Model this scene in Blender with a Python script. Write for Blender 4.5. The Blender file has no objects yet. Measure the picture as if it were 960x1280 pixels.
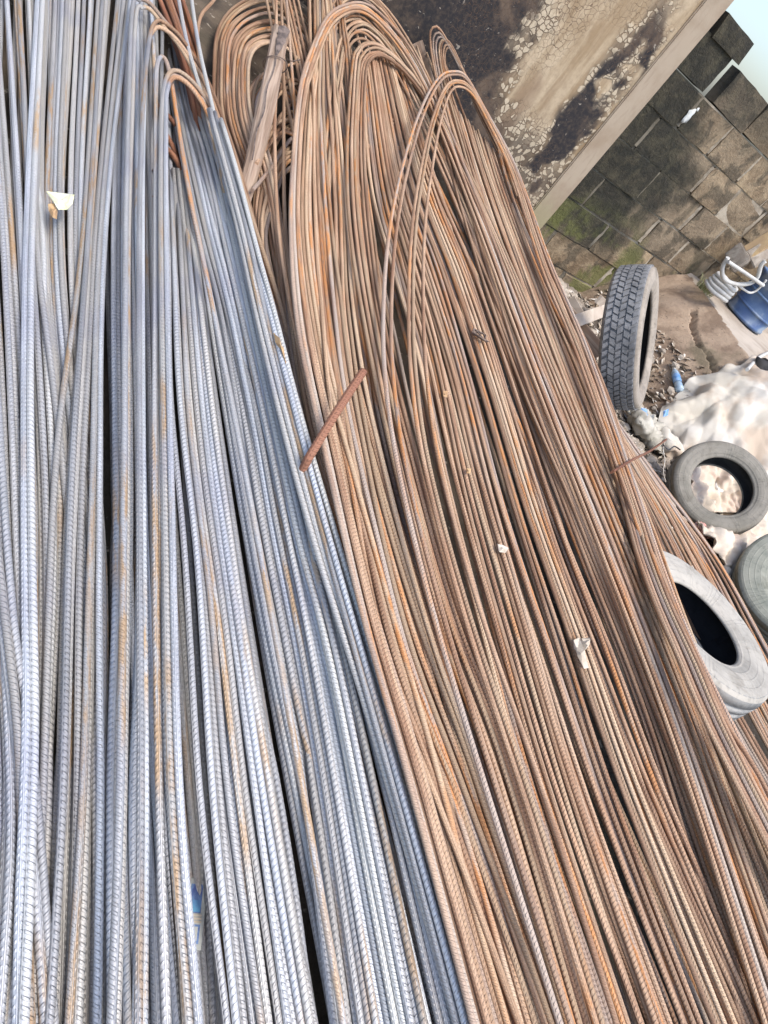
import bpy, bmesh, math, random
import numpy as np
from mathutils import Vector, Matrix, noise
random.seed(7); rng = np.random.default_rng(7)
sc = bpy.context.scene
col = sc.collection

# ------------------------------------------------------------------ camera
P = np.array([480., 640.]); F = 830.; H = 1.7
UPV = np.array([.70, -.714]); N = P - 1076*UPV; V1 = np.array([1642., 883.])
_d = N - P
Zc = -np.array([_d[0], _d[1], F]); Zc /= np.linalg.norm(Zc)
Xc = np.array([V1[0]-P[0], V1[1]-P[1], F]); Xc -= Xc@Zc*Zc; Xc /= np.linalg.norm(Xc)
Yc = np.cross(Zc, Xc)
if Yc[2] < 0: Yc = -Yc
R = np.array([Xc, Yc, Zc]); C0 = np.array([0., 0., H])
cam = bpy.data.cameras.new('camera'); co = bpy.data.objects.new('camera', cam); col.objects.link(co)
cam.sensor_fit = 'VERTICAL'; cam.sensor_height = 24; cam.lens = F/1280*24
cam.clip_start = .02; cam.clip_end = 500
Mx = Matrix.Identity(4)
for i in range(3):
    Mx[i][0] = R[i, 0]; Mx[i][1] = -R[i, 1]; Mx[i][2] = -R[i, 2]; Mx[i][3] = C0[i]
co.matrix_world = Mx
sc.camera = co
# ------------------------------------------------------------------ light
EL, AZ = math.radians(66), math.radians(172)      # azimuth clockwise from +Y
w = bpy.data.worlds.new('World'); sc.world = w; w.use_nodes = True
nt = w.node_tree; sky = nt.nodes.new('ShaderNodeTexSky'); sky.sky_type = 'NISHITA'
sky.sun_disc = False; sky.sun_elevation = EL; sky.sun_rotation = AZ
sky.air_density = 1.0; sky.dust_density = 3.0; sky.ozone_density = 1.6
bg = nt.nodes['Background']; bg.inputs[1].default_value = .15
nt.links.new(sky.outputs[0], bg.inputs[0])
sun = bpy.data.lights.new('sun', 'SUN'); sun.energy = 1.25; sun.angle = math.radians(20); sun.color = (1, .96, .9)
so = bpy.data.objects.new('sun', sun); col.objects.link(so)
sd = Vector((math.sin(AZ)*math.cos(EL), math.cos(AZ)*math.cos(EL), math.sin(EL)))
so.rotation_euler = sd.to_track_quat('Z', 'Y').to_euler()
sc.view_settings.view_transform = 'Standard'; sc.view_settings.look = 'None'
sc.view_settings.exposure = 1.08; sc.view_settings.gamma = 1
sc.cycles.max_bounces = 6

# ------------------------------------------------------------------ survey helpers: a photo direction met with a real height or wall
def ray(px, py): return R@np.array([px-P[0], py-P[1], F])/F
def onz(px, py, z): r = ray(px, py); return C0 + r*((z-H)/r[2])
def ony(px, py, y): r = ray(px, py); return C0 + r*(y/r[1])
def ons(px, py, a, b): r = ray(px, py); return C0 + r*((a-H)/(r[2]-b*r[1]))      # surface z = a + b*y
def ond(px, py, dep): return C0 + ray(px, py)*dep
YW = 4.48
CX, CY, CZ = R[:, 0], R[:, 1], R[:, 2]

# ------------------------------------------------------------------ object helpers
def tag(o, label=None, cat=None, group=None, kind=None):
    if label: o['label'] = label
    if cat: o['category'] = cat
    if group: o['group'] = group
    if kind: o['kind'] = kind
    return o
def link(name, me, m, parent=None):
    o = bpy.data.objects.new(name, me); col.objects.link(o)
    if m and not me.materials: me.materials.append(m)
    if parent: o.parent = parent
    return o
def mesh(name, v, f, m, parent=None, smooth=False):
    me = bpy.data.meshes.new(name); me.from_pydata([tuple(map(float, p)) for p in v], [], [tuple(map(int, q)) for q in f]); me.update()
    if smooth: me.polygons.foreach_set('use_smooth', [True]*len(me.polygons))
    return link(name, me, m, parent)
def bmobj(name, bm, m, parent=None, smooth=False):
    me = bpy.data.meshes.new(name); bm.to_mesh(me); bm.free()
    if smooth: me.polygons.foreach_set('use_smooth', [True]*len(me.polygons))
    return link(name, me, m, parent)
def empty(name, loc=(0, 0, 0), mat=None):
    o = bpy.data.objects.new(name, None); col.objects.link(o); o.empty_display_size = .05
    if mat is not None: o.matrix_world = mat
    else: o.location = loc
    return o
def grid_faces(nu, nv, wrap=False):
    i, j = np.meshgrid(np.arange(nu-1), np.arange(nv if wrap else nv-1), indexing='ij')
    a = i*nv+j; b = i*nv+(j+1) % nv; c = (i+1)*nv+(j+1) % nv; d = (i+1)*nv+j
    return np.stack([a, b, c, d], -1).reshape(-1, 4)
def catmull(p, n=10):
    p = np.asarray(p, float); q = np.vstack([2*p[0]-p[1], p, 2*p[-1]-p[-2]]); out = []
    for i in range(1, len(q)-2):
        t = np.linspace(0, 1, n, endpoint=False)[:, None]
        a, b, c, d = q[i-1], q[i], q[i+1], q[i+2]
        out.append(.5*((2*b)+(c-a)*t+(2*a-5*b+4*c-d)*t*t+(3*b-a-3*c+d)*t**3))
    out.append(q[-2][None]); return np.vstack(out)
def resample(p, ds):
    L = np.r_[0, np.cumsum(np.linalg.norm(np.diff(p, axis=0), axis=1))]
    n = max(3, int(L[-1]/ds)+1); s = np.linspace(0, L[-1], n)
    return np.stack([np.interp(s, L, p[:, k]) for k in range(p.shape[1])], 1)
def tube(name, pts, rad, m, parent=None, k=10, roll=0., rust=None, rads=None, flat=1.0):
    pts = np.asarray(pts, float); n = len(pts)
    t = np.gradient(pts, axis=0); t /= np.linalg.norm(t, axis=1)[:, None]+1e-12
    nrm = np.zeros((n, 3)); a = np.array([0, 0, 1.]) if abs(t[0][2]) < .9 else np.array([1., 0, 0])
    a = a - a@t[0]*t[0]; a /= np.linalg.norm(a); nrm[0] = a
    for i in range(1, n):
        a = nrm[i-1]-nrm[i-1]@t[i]*t[i]; nrm[i] = a/np.linalg.norm(a)
    b = np.cross(t, nrm)
    th = roll+np.arange(k)*2*np.pi/k
    rr = np.full(n, rad) if rads is None else np.asarray(rads)
    v = pts[:, None]+rr[:, None, None]*(np.cos(th)[None, :, None]*nrm[:, None]+flat*np.sin(th)[None, :, None]*b[:, None])
    v = v.reshape(-1, 3); f = grid_faces(n, k, True)
    me = bpy.data.meshes.new(name)
    nf = len(f); me.vertices.add(len(v)); me.vertices.foreach_set('co', v.ravel())
    me.loops.add(nf*4+2*k); me.polygons.add(nf+2)
    li = np.concatenate([f.ravel(), np.arange(k)[::-1], (n-1)*k+np.arange(k)])
    me.loops.foreach_set('vertex_index', li.astype(np.int32))
    ls = np.concatenate([np.arange(nf)*4, [nf*4, nf*4+k]]); me.polygons.foreach_set('loop_start', ls.astype(np.int32))
    uv = me.uv_layers.new(name='uv'); L = np.r_[0, np.cumsum(np.linalg.norm(np.diff(pts, axis=0), axis=1))]
    i, j = np.meshgrid(np.arange(n-1), np.arange(k), indexing='ij')
    U = np.stack([L[i], L[i], L[i+1], L[i+1]], -1); V = np.stack([j, j+1, j+1, j], -1)/k
    uvs = np.concatenate([np.stack([U, V], -1).reshape(-1, 2), np.full((2*k, 2), .25)])
    uv.data.foreach_set('uv', uvs.astype(np.float32).ravel())
    if rust is not None:
        at = me.attributes.new('rust', 'FLOAT', 'POINT'); at.data.foreach_set('value', np.repeat(np.asarray(rust, np.float32), k))
    me.polygons.foreach_set('use_smooth', [True]*nf+[False]*2)
    me.update(calc_edges=True); me.validate()
    return link(name, me, m, parent)
def box_bm(bm, c, s, M=None, bev=0):
    r = bmesh.ops.create_cube(bm, size=1)
    for q in r['verts']: q.co = Vector((q.co.x*s[0], q.co.y*s[1], q.co.z*s[2]))
    if bev: bmesh.ops.bevel(bm, geom=list({e for q in r['verts'] for e in q.link_edges}), offset=bev, segments=2, affect='EDGES')
    return bm
def frame(loc, x, z):
    x = Vector(x); z = Vector(z).normalized(); x = (x-x.dot(z)*z).normalized(); y = z.cross(x)
    M = Matrix.Identity(4)
    for i in range(3): M[i][0] = x[i]; M[i][1] = y[i]; M[i][2] = z[i]; M[i][3] = loc[i]
    return M
def fbm(x, y, z, s=1., o=4):
    return noise.fractal(Vector((x*s, y*s, z*s)), 1., 2., o)

# ------------------------------------------------------------------ materials
class NT:
    def __init__(s, name):
        s.m = bpy.data.materials.new(name); s.m.use_nodes = True; s.t = s.m.node_tree; s.b = s.t.nodes['Principled BSDF']
        s.tc = s.t.nodes.new('ShaderNodeTexCoord')
    def put(s, sock, v):
        if isinstance(v, bpy.types.NodeSocket): s.t.links.new(v, sock)
        elif v is not None:
            if sock.type == 'RGBA' and hasattr(v, '__len__') and len(v) == 3: v = (*v, 1)
            sock.default_value = v
    def node(s, typ, outs=0, **k):
        n = s.t.nodes.new(typ)
        for a, v in k.items():
            if a.startswith('_'): setattr(n, a[1:], v)
            else:
                s.put(n.inputs[int(a[1:])] if a[0] == 'i' and a[1:].isdigit() else n.inputs[a], v)
        return n.outputs[outs]
    def math(s, op, a, b=0., c=0., clamp=False): return s.node('ShaderNodeMath', _operation=op, i0=a, i1=b, i2=c, _use_clamp=clamp)
    def noise(s, vec, scale, detail=4, rough=.55, dist=0., out=0): return s.node('ShaderNodeTexNoise', out, i0=vec, i2=scale, i3=detail, i4=rough, Distortion=dist)
    def vor(s, vec, scale, feat='DISTANCE_TO_EDGE', out=0, rnd=1.):
        n = s.t.nodes.new('ShaderNodeTexVoronoi'); n.feature = feat; s.put(n.inputs['Vector'], vec); n.inputs['Scale'].default_value = scale
        n.inputs['Randomness'].default_value = rnd
        return n.outputs[out]
    def ramp(s, f, lo, hi, smooth=True):
        n = s.t.nodes.new('ShaderNodeMapRange'); n.interpolation_type = 'SMOOTHSTEP' if smooth else 'LINEAR'
        s.put(n.inputs[0], f); s.put(n.inputs[1], lo); s.put(n.inputs[2], hi); return n.outputs[0]
    def mix(s, f, a, b, mode='MIX'):
        n = s.t.nodes.new('ShaderNodeMix'); n.data_type = 'RGBA'; n.blend_type = mode
        s.put(n.inputs[0], f); s.put(n.inputs[6], a); s.put(n.inputs[7], b); return n.outputs[2]
    def mapv(s, v, scale=(1, 1, 1), rot=(0, 0, 0), loc=(0, 0, 0)):
        n = s.t.nodes.new('ShaderNodeMapping'); s.put(n.inputs[0], v); n.inputs[1].default_value = loc; n.inputs[2].default_value = rot; n.inputs[3].default_value = scale
        return n.outputs[0]
    def sep(s, v): n = s.t.nodes.new('ShaderNodeSeparateXYZ'); s.put(n.inputs[0], v); return n.outputs
    def comb(s, x, y, z): return s.node('ShaderNodeCombineXYZ', i0=x, i1=y, i2=z)
    def bump(s, h, dist=.002, strength=1., nrm=None):
        n = s.t.nodes.new('ShaderNodeBump'); s.put(n.inputs['Height'], h); n.inputs['Distance'].default_value = dist; n.inputs['Strength'].default_value = strength
        if nrm: s.put(n.inputs['Normal'], nrm)
        return n.outputs[0]
    def fin(s, c=None, rough=None, metal=None, nrm=None, spec=None, **k):
        if c is not None: s.put(s.b.inputs['Base Color'], c)
        if rough is not None: s.put(s.b.inputs['Roughness'], rough)
        if metal is not None: s.put(s.b.inputs['Metallic'], metal)
        if nrm is not None: s.put(s.b.inputs['Normal'], nrm)
        if spec is not None: s.put(s.b.inputs['Specular IOR Level'], spec)
        for a, v in k.items(): s.put(s.b.inputs[a], v)
        return s.m

def rebar_material(name, pitch, dist):
    g = NT(name); obj = g.tc.outputs['Object']; uv = g.sep(g.tc.outputs['UV'])
    info = g.t.nodes.new('ShaderNodeObjectInfo').outputs['Random']
    rust = g.node('ShaderNodeAttribute', 2, _attribute_name='rust')
    u, v = uv[0], uv[1]
    v2 = g.math('FRACT', g.math('MULTIPLY', v, 2)); half = g.math('GREATER_THAN', v, .5)
    vm = g.math('ABSOLUTE', g.math('SUBTRACT', half, v2))
    ph = g.math('FRACT', g.math('ADD', g.math('DIVIDE', u, pitch), g.math('MULTIPLY', vm, 1.15)))
    tri = g.math('ABSOLUTE', g.math('SUBTRACT', ph, .5))
    rib = g.ramp(tri, .30, .12)
    ed = g.math('ABSOLUTE', g.math('SUBTRACT', v2, .5))
    win = g.ramp(ed, .44, .28); seam = g.ramp(ed, .41, .455)
    h = g.math('MAXIMUM', g.math('MULTIPLY', rib, win), g.math('MULTIPLY', seam, .7))
    # colour: long streaks along the rod, shifted for each rod
    off = g.math('MULTIPLY', info, 57.)
    sv = g.comb(g.math('MULTIPLY', u, 2.2), g.math('MULTIPLY', v, 1.2), off)
    n1 = g.noise(sv, 1.6, 5, .6); n2 = g.noise(g.comb(g.math('MULTIPLY', u, 9.), g.math('MULTIPLY', v, 3.), off), 1.3, 4, .6)
    n3 = g.noise(obj, 3.2, 3); n4 = g.noise(obj, 260., 2, .7); n5 = g.noise(g.comb(g.math('MULTIPLY', u, .9), off, 3.1), 1.5, 2)
    r2 = g.math('FRACT', g.math('MULTIPLY', info, 17.31)); r3 = g.math('FRACT', g.math('MULTIPLY', info, 41.7))
    # mill-scale grey-blue
    cb = g.mix(g.ramp(n1, .35, .65), SB[0], SB[1])
    cb = g.mix(g.math('MULTIPLY', g.ramp(r2, .3, 1.), .75), cb, SB[2])
    cb = g.mix(g.math('MULTIPLY', g.ramp(n3, .5, .68), .5), cb, SB[3])
    cb = g.mix(g.math('MULTIPLY', g.ramp(g.math('ADD', n5, g.math('MULTIPLY', r3, .10)), .61, .70), g.ramp(n2, .38, .6)), cb, SB[4])
    # rust
    cr = g.mix(g.ramp(n1, .34, .64), SR[0], SR[1])
    cr = g.mix(g.math('MULTIPLY', g.ramp(r2, .35, 1.), .8), cr, SR[2])
    cr = g.mix(g.math('MULTIPLY', g.ramp(g.math('ADD', r3, g.math('MULTIPLY', n5, .3)), .88, 1.02), .55), cr, SR[3])
    cr = g.mix(g.math('MULTIPLY', g.ramp(g.math('ADD', n5, g.math('MULTIPLY', r3, .12)), .61, .71), g.ramp(n2, .4, .58)), cr, SR[4])
    cr = g.mix(g.math('MULTIPLY', g.ramp(n3, .5, .7), .45), cr, SR[5])
    rf = g.ramp(g.math('ADD', rust, g.math('MULTIPLY', g.math('SUBTRACT', n2, .5), .5)), .35, .65)
    r4 = g.math('FRACT', g.math('MULTIPLY', info, 93.7)); c = g.mix(rf, cb, cr)
    c = g.mix(1., c, g.comb(g.ramp(r4, -1.2, .75, False), g.ramp(r4, -1.15, .8, False), g.ramp(r4, -1.1, .85, False)), 'MULTIPLY')
    c = g.mix(g.math('MULTIPLY', g.ramp(n4, .45, .75), .28), c, (.12, .075, .05))
    rough = g.math('ADD', g.math('MULTIPLY', rf, .2), g.math('ADD', .46, g.math('MULTIPLY', n2, .16)))
    metal = g.math('SUBTRACT', .28, g.math('MULTIPLY', rf, .2))
    nb = g.bump(n4, .0005, .5)
    return g.fin(c, rough, metal, g.bump(h, dist, 1., nb))
SB = [(.40, .425, .46), (.56, .59, .63), (.60, .59, .55), (.38, .40, .48), (.54, .39, .25)]
SR = [(.31, .175, .105), (.57, .39, .26), (.67, .51, .345), (.41, .385, .365), (.62, .29, .11), (.43, .235, .135)]
M_blue = rebar_material('blue_grey_rebar', .0115, .0016)
M_rust = rebar_material('rusty_rebar', .0095, .0016)
_sr = SR; SR = [(.26, .10, .055), (.40, .19, .11), (.44, .24, .15), (.30, .14, .09), (.48, .2, .08), (.28, .11, .06)]
M_stub = rebar_material('red_brown_rebar', .0105, .002); SR = _sr

def mat_plaster():
    g = NT('burnt_plaster'); o = g.tc.outputs['Object']; s = g.sep(o)
    warp = g.noise(o, 2.3, 4, .6, .4); big = g.noise(g.mapv(o, (.9, 1, .45)), 1.5, 5, .6, .5)
    streak = g.noise(g.mapv(o, (7, 1, 1.3)), 1.2, 5, .65, .3); fine = g.noise(o, 40, 5, .7)
    cream = g.mix(g.ramp(streak, .35, .65), (.33, .235, .135), (.54, .43, .29))
    cream = g.mix(g.ramp(big, .46, .60), cream, (.27, .185, .115))
    # char: everything left of a slanting front, plus a patch low at the right
    fr = g.math('ADD', s[0], g.math('MULTIPLY', g.math('SUBTRACT', warp, .5), .9))
    fr = g.math('ADD', fr, g.math('MULTIPLY', s[2], .5))
    fr = g.math('ADD', fr, g.math('MULTIPLY', g.math('SUBTRACT', streak, .5), .35))
    char = g.ramp(fr, 3.36, 3.12)
    band = g.ramp(g.math('ABSOLUTE', g.math('SUBTRACT', g.math('ADD', s[0], g.math('MULTIPLY', g.math('SUBTRACT', warp, .5), .5)), 3.25)), .19, .08)
    bandz = g.ramp(g.math('ADD', s[2], g.math('MULTIPLY', warp, .5)), 2.35, 2.0)
    band = g.math('MULTIPLY', g.math('MULTIPLY', band, bandz), g.ramp(g.noise(o, 3.1, 3), .34, .46))
    low = g.ramp(g.math('ADD', s[2], g.math('MULTIPLY', warp, .8)), 1.5, 1.2)
    dark = g.math('MAXIMUM', char, g.math('MAXIMUM', band, g.math('MULTIPLY', low, .7)), clamp=True)
    wv = g.node('ShaderNodeVectorMath', _operation='ADD', i0=o, i1=g.node('ShaderNodeVectorMath', _operation='SCALE', i0=g.noise(o, 14, 3, out=1), Scale=.05))
    cell = g.vor(wv, 30); cid = g.sep(g.vor(wv, 30, 'F1', 1))[0]
    zone = g.math('MULTIPLY', g.ramp(dark, .04, .3), g.ramp(dark, .999, .6))
    flake = g.math('MULTIPLY', g.ramp(cell, .05, .09), g.ramp(cid, .42, .46))
    dk = g.mix(g.ramp(g.noise(o, 2.6, 5, .6, .6), .50, .64), (.018, .017, .02), (.12, .085, .06))
    dk = g.mix(g.ramp(s[0], 2.1, 1.5), dk, (.016, .015, .015))
    spots = g.math('MULTIPLY', g.ramp(g.noise(o, 26, 3, .6, 1.), .66, .7), .8)
    dk = g.mix(spots, dk, (.42, .37, .30))
    c = g.mix(dark, cream, dk)
    c = g.mix(g.math('MULTIPLY', zone, flake), c, (.54, .45, .32))
    zc = g.ramp(g.noise(o, 1.9, 3, .5), .42, .55)
    ck = g.math('MULTIPLY', g.math('MULTIPLY', g.ramp(cell, .035, .012), zc), .75)
    c = g.mix(ck, c, (.13, .08, .05))
    c = g.mix(g.math('MULTIPLY', g.ramp(fine, .4, .75), .3), c, (.2, .14, .09))
    hh = g.math('ADD', g.math('MULTIPLY', g.math('MULTIPLY', zone, flake), 1.), g.math('ADD', g.math('MULTIPLY', fine, .25), g.math('MULTIPLY', ck, -1.)))
    return g.fin(c, .88, 0, g.bump(hh, .006, .8))
def mat_band():
    g = NT('cream_render'); o = g.tc.outputs['Object']; s = g.sep(o)
    n = g.noise(o, 5, 5, .6); f = g.noise(g.mapv(o, (9, 1, 2)), 3, 4)
    c = g.mix(g.ramp(n, .35, .7), (.42, .34, .25), (.34, .26, .18)); c = g.mix(g.math('MULTIPLY', g.ramp(f, .5, .7), .4), c, (.28, .21, .15))
    ed = g.ramp(g.math('ADD', s[0], g.math('MULTIPLY', g.noise(o, 8, 4), .12)), 3.475, 3.43)
    c = g.mix(ed, c, (.17, .11, .075))
    gr = g.math('MULTIPLY', g.ramp(g.math('ADD', s[2], g.math('MULTIPLY', n, .6)), 1.15, .75), .6)
    c = g.mix(gr, c, (.30, .28, .14))
    return g.fin(c, .85, 0, g.bump(g.noise(o, 60, 5, .7), .002, .6))
def mat_block():
    g = NT('sandcrete_block'); o = g.tc.outputs['Object']; s = g.sep(o)
    info = g.t.nodes.new('ShaderNodeObjectInfo').outputs['Random']
    n = g.noise(o, 6, 6, .65, .3); f = g.noise(o, 45, 5, .7); big = g.noise(o, 1.6, 4, .6, .4)
    c = g.mix(g.ramp(n, .36, .66), (.22, .155, .09), (.42, .32, .20))
    c = g.mix(g.math('MULTIPLY', info, .6), c, (.20, .165, .12))
    bv = g.node('ShaderNodeVectorMath', _operation='ADD', i0=o, i1=g.comb(g.math('MULTIPLY', info, 30.), 0., 0.))
    c = g.mix(g.math('MULTIPLY', g.ramp(g.noise(bv, 5, 4, .6, .5), .50, .60), .72), c, (.075, .062, .042))
    x = g.math('ADD', s[0], g.math('MULTIPLY', g.math('SUBTRACT', big, .5), 1.7))
    m1 = g.ramp(x, 4.62, 4.18)
    m1 = g.math('MULTIPLY', m1, g.ramp(g.math('ADD', s[2], g.math('MULTIPLY', big, .7)), .62, .95))
    m2 = g.math('MULTIPLY', g.ramp(g.noise(g.mapv(o, (1, 1, .7)), 2.6, 4, .55, .5), .53, .62), .6)
    top = g.math('MULTIPLY', g.ramp(g.math('ADD', s[2], g.math('MULTIPLY', n, .4)), 1.8, 2.1), .75)
    mould = g.math('MAXIMUM', m1, g.math('MAXIMUM', m2, top), clamp=True)
    mc = g.mix(g.ramp(g.noise(o, 9, 5, .7), .42, .66), (.015, .016, .011), (.055, .050, .030))
    c = g.mix(g.math('MULTIPLY', mould, .95), c, mc)
    al = g.math('MULTIPLY', g.ramp(g.noise(o, 2.3, 4, .6, .3, 0), .50, .60), g.ramp(s[2], .95, .5))
    c = g.mix(g.math('MULTIPLY', al, .75), c, (.15, .16, .045))
    c = g.mix(g.math('MULTIPLY', g.ramp(f, .55, .75), .45), c, (.09, .07, .05))
    h = g.math('ADD', n, g.math('MULTIPLY', f, .7))
    return g.fin(c, .92, 0, g.bump(h, .022, .9))
def mat_mortar():
    g = NT('mortar'); o = g.tc.outputs['Object']; s = g.sep(o)
    n = g.noise(o, 7, 5, .65); big = g.noise(o, 1.6, 4, .6, .4)
    c = g.mix(g.ramp(n, .35, .65), (.26, .215, .155), (.46, .40, .31))
    x = g.math('ADD', s[0], g.math('MULTIPLY', g.math('SUBTRACT', big, .5), 1.5)); m1 = g.math('MULTIPLY', g.ramp(x, 4.5, 4.05), .6)
    c = g.mix(m1, c, (.07, .068, .05))
    return g.fin(c, .92, 0, g.bump(g.noise(o, 30, 6, .7), .01, .8))
def mat_simple(name, c1, c2, scale=6, rough=.8, c3=None, s3=2., bumpd=.003, bs=30, metal=0, spots=None, stretch=(1, 1, 1)):
    g = NT(name); o = g.mapv(g.tc.outputs['Object'], stretch)
    c = g.mix(g.ramp(g.noise(o, scale, 5, .62, .2), .35, .65), c1, c2)
    if c3: c = g.mix(g.math('MULTIPLY', g.ramp(g.noise(o, s3, 4, .6, .4), .48, .62), .8), c, c3)
    if spots: c = g.mix(g.ramp(g.noise(o, scale*9, 3, .6), .64, .7), c, spots)
    return g.fin(c, rough, metal, g.bump(g.noise(o, bs, 5, .7), bumpd, .8))
M_plaster, M_band, M_block, M_mortar = mat_plaster(), mat_band(), mat_block(), mat_mortar()
M_soil = mat_simple('dirt_ground', (.06, .048, .036), (.145, .112, .08), 3, .95, (.05, .045, .03), 1.1, .02, 18, spots=(.33, .29, .23))
M_apron = mat_simple('weathered_concrete', (.20, .14, .095), (.36, .27, .19), 4.5, .9, (.12, .10, .06), 1.5, .014, 22, spots=(.10, .075, .05))
M_slab = mat_simple('pale_concrete', (.36, .31, .25), (.45, .39, .32), 2.0, .9, (.28, .23, .18), 1.5, .004, 40)
M_wood = mat_simple('old_timber', (.21, .145, .10), (.42, .32, .245), 3.5, .88, (.30, .20, .14), 1.6, .003, 12, stretch=(16, 16, .9))
M_woodend = mat_simple('dark_timber_end', (.07, .055, .05), (.20, .155, .13), 30, .9)  # darker wood tone for the post's top end, face wedge and split
M_slat = mat_simple('grey_timber', (.40, .33, .26), (.52, .45, .37), 8, .85, bumpd=.002)
M_sack = mat_simple('dusty_white_cloth', (.60, .57, .51), (.52, .475, .39), 2.6, .85, (.44, .34, .25), 2.2, .002, 90)
M_rag = mat_simple('cream_rag', (.68, .60, .49), (.54, .45, .35), 7, .9, (.60, .47, .38), 3.5, .003, 50)
M_pink = mat_simple('pink_rag', (.55, .28, .24), (.60, .40, .34), 8, .9)
M_foam = mat_simple('white_foam', (.82, .82, .80), (.74, .73, .70), 9, .8)
M_dark = mat_simple('dark_plastic', (.03, .03, .035), (.07, .065, .06), 12, .5)
M_wire = mat_simple('thin_wire', (.10, .07, .055), (.2, .15, .12), 30, .6, metal=.4)
M_stone = mat_simple('rubble_stone', (.30, .25, .20), (.45, .40, .33), 8, .92, (.16, .13, .10), 4, .006, 30)
M_hose = mat_simple('grey_hose', (.46, .45, .42), (.58, .57, .53), 12, .6)
M_bluep = mat_simple('blue_plastic', (.045, .09, .21), (.10, .16, .26), 5, .5, (.25, .29, .34), 3.5, .001, 30)
M_bluec = mat_simple('bottle_label_blue', (.10, .28, .60), (.30, .48, .72), 20, .45)
M_paper = mat_simple('off_white_paper', (.60, .54, .45), (.46, .39, .30), 20, .85)
M_yell = mat_simple('yellowed_paper', (.80, .78, .62), (.62, .64, .38), 18, .7)
M_leaf = mat_simple('dry_leaf', (.50, .34, .18), (.38, .23, .12), 20, .85)
M_yelst = mat_simple('ochre_block', (.52, .38, .20), (.40, .28, .16), 9, .9)
M_white = mat_simple('white_paint_fleck', (.70, .72, .70), (.58, .60, .56), 20, .7)
M_cardb = mat_simple('card_blue', (.12, .34, .52), (.10, .22, .45), 40, .5)
M_cardd = mat_simple('card_dark_blue', (.07, .10, .28), (.15, .25, .45), 60, .5)
M_cardg = mat_simple('card_grey', (.36, .38, .36), (.44, .45, .42), 30, .6)
def rubber(name, base, dust, amt, bs=35):
    g = NT(name); o = g.tc.outputs['Object']; s_ = g.sep(o)
    rr = g.math('SQRT', g.math('ADD', g.math('MULTIPLY', s_[0], s_[0]), g.math('MULTIPLY', s_[1], s_[1])))
    rings = g.ramp(g.math('SINE', g.math('MULTIPLY', rr, 210.)), .7, .95)
    an = g.math('ARCTAN2', s_[1], s_[0]); tick = g.math('MULTIPLY', g.ramp(g.math('SINE', g.math('MULTIPLY', an, 90.)), .2, .7), g.ramp(g.noise(g.comb(g.math('MULTIPLY', an, 2.), 0., 0.), 1.2, 1), .5, .55))
    n = g.noise(o, 5, 5, .65, .3); f = g.noise(o, bs, 5, .7); k = g.noise(o, 14, 4, .6)
    c = g.mix(g.math('MULTIPLY', g.ramp(g.math('ADD', n, g.math('MULTIPLY', k, .3)), .42, .78), amt), base, dust)
    c = g.mix(g.math('MULTIPLY', g.ramp(f, .5, .7), .4), c, tuple(x*.5 for x in base))
    c = g.mix(g.math('MULTIPLY', g.ramp(g.noise(o, 3.4, 5, .7, .6), .54, .68), .5), c, (base[0]*.55, base[1]*.5, base[2]*.42))
    hh = g.math('ADD', g.math('MULTIPLY', f, .8), g.math('ADD', g.math('MULTIPLY', rings, .45), g.math('MULTIPLY', tick, .5)))
    return g.fin(c, .78, 0, g.bump(hh, .0035, .7))
RUB1 = (rubber('truck_tyre_tread', (.13, .135, .14), (.30, .30, .30), .9), rubber('truck_tyre_wall', (.21, .18, .145), (.36, .31, .25), .9), rubber('tyre_liner', (.025, .026, .03), (.07, .07, .07), .6))
RUB2 = (rubber('grey_tyre_tread', (.15, .14, .115), (.26, .24, .20), .8), rubber('grey_tyre_wall', (.16, .15, .12), (.26, .24, .20), .8), rubber('dark_liner', (.03, .03, .03), (.08, .075, .07), .6))
RUB4 = (rubber('dusty_tyre_tread', (.17, .18, .18), (.40, .39, .36), .8), rubber('dusty_tyre_wall', (.30, .28, .24), (.45, .42, .36), .9), rubber('black_liner', (.015, .016, .02), (.04, .04, .045), .5))
RUB3 = (rubber('olive_tyre_tread', (.16, .16, .12), (.28, .27, .22), .8), rubber('olive_tyre_wall', (.20, .215, .175), (.33, .33, .27), .9), RUB2[2])

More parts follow.
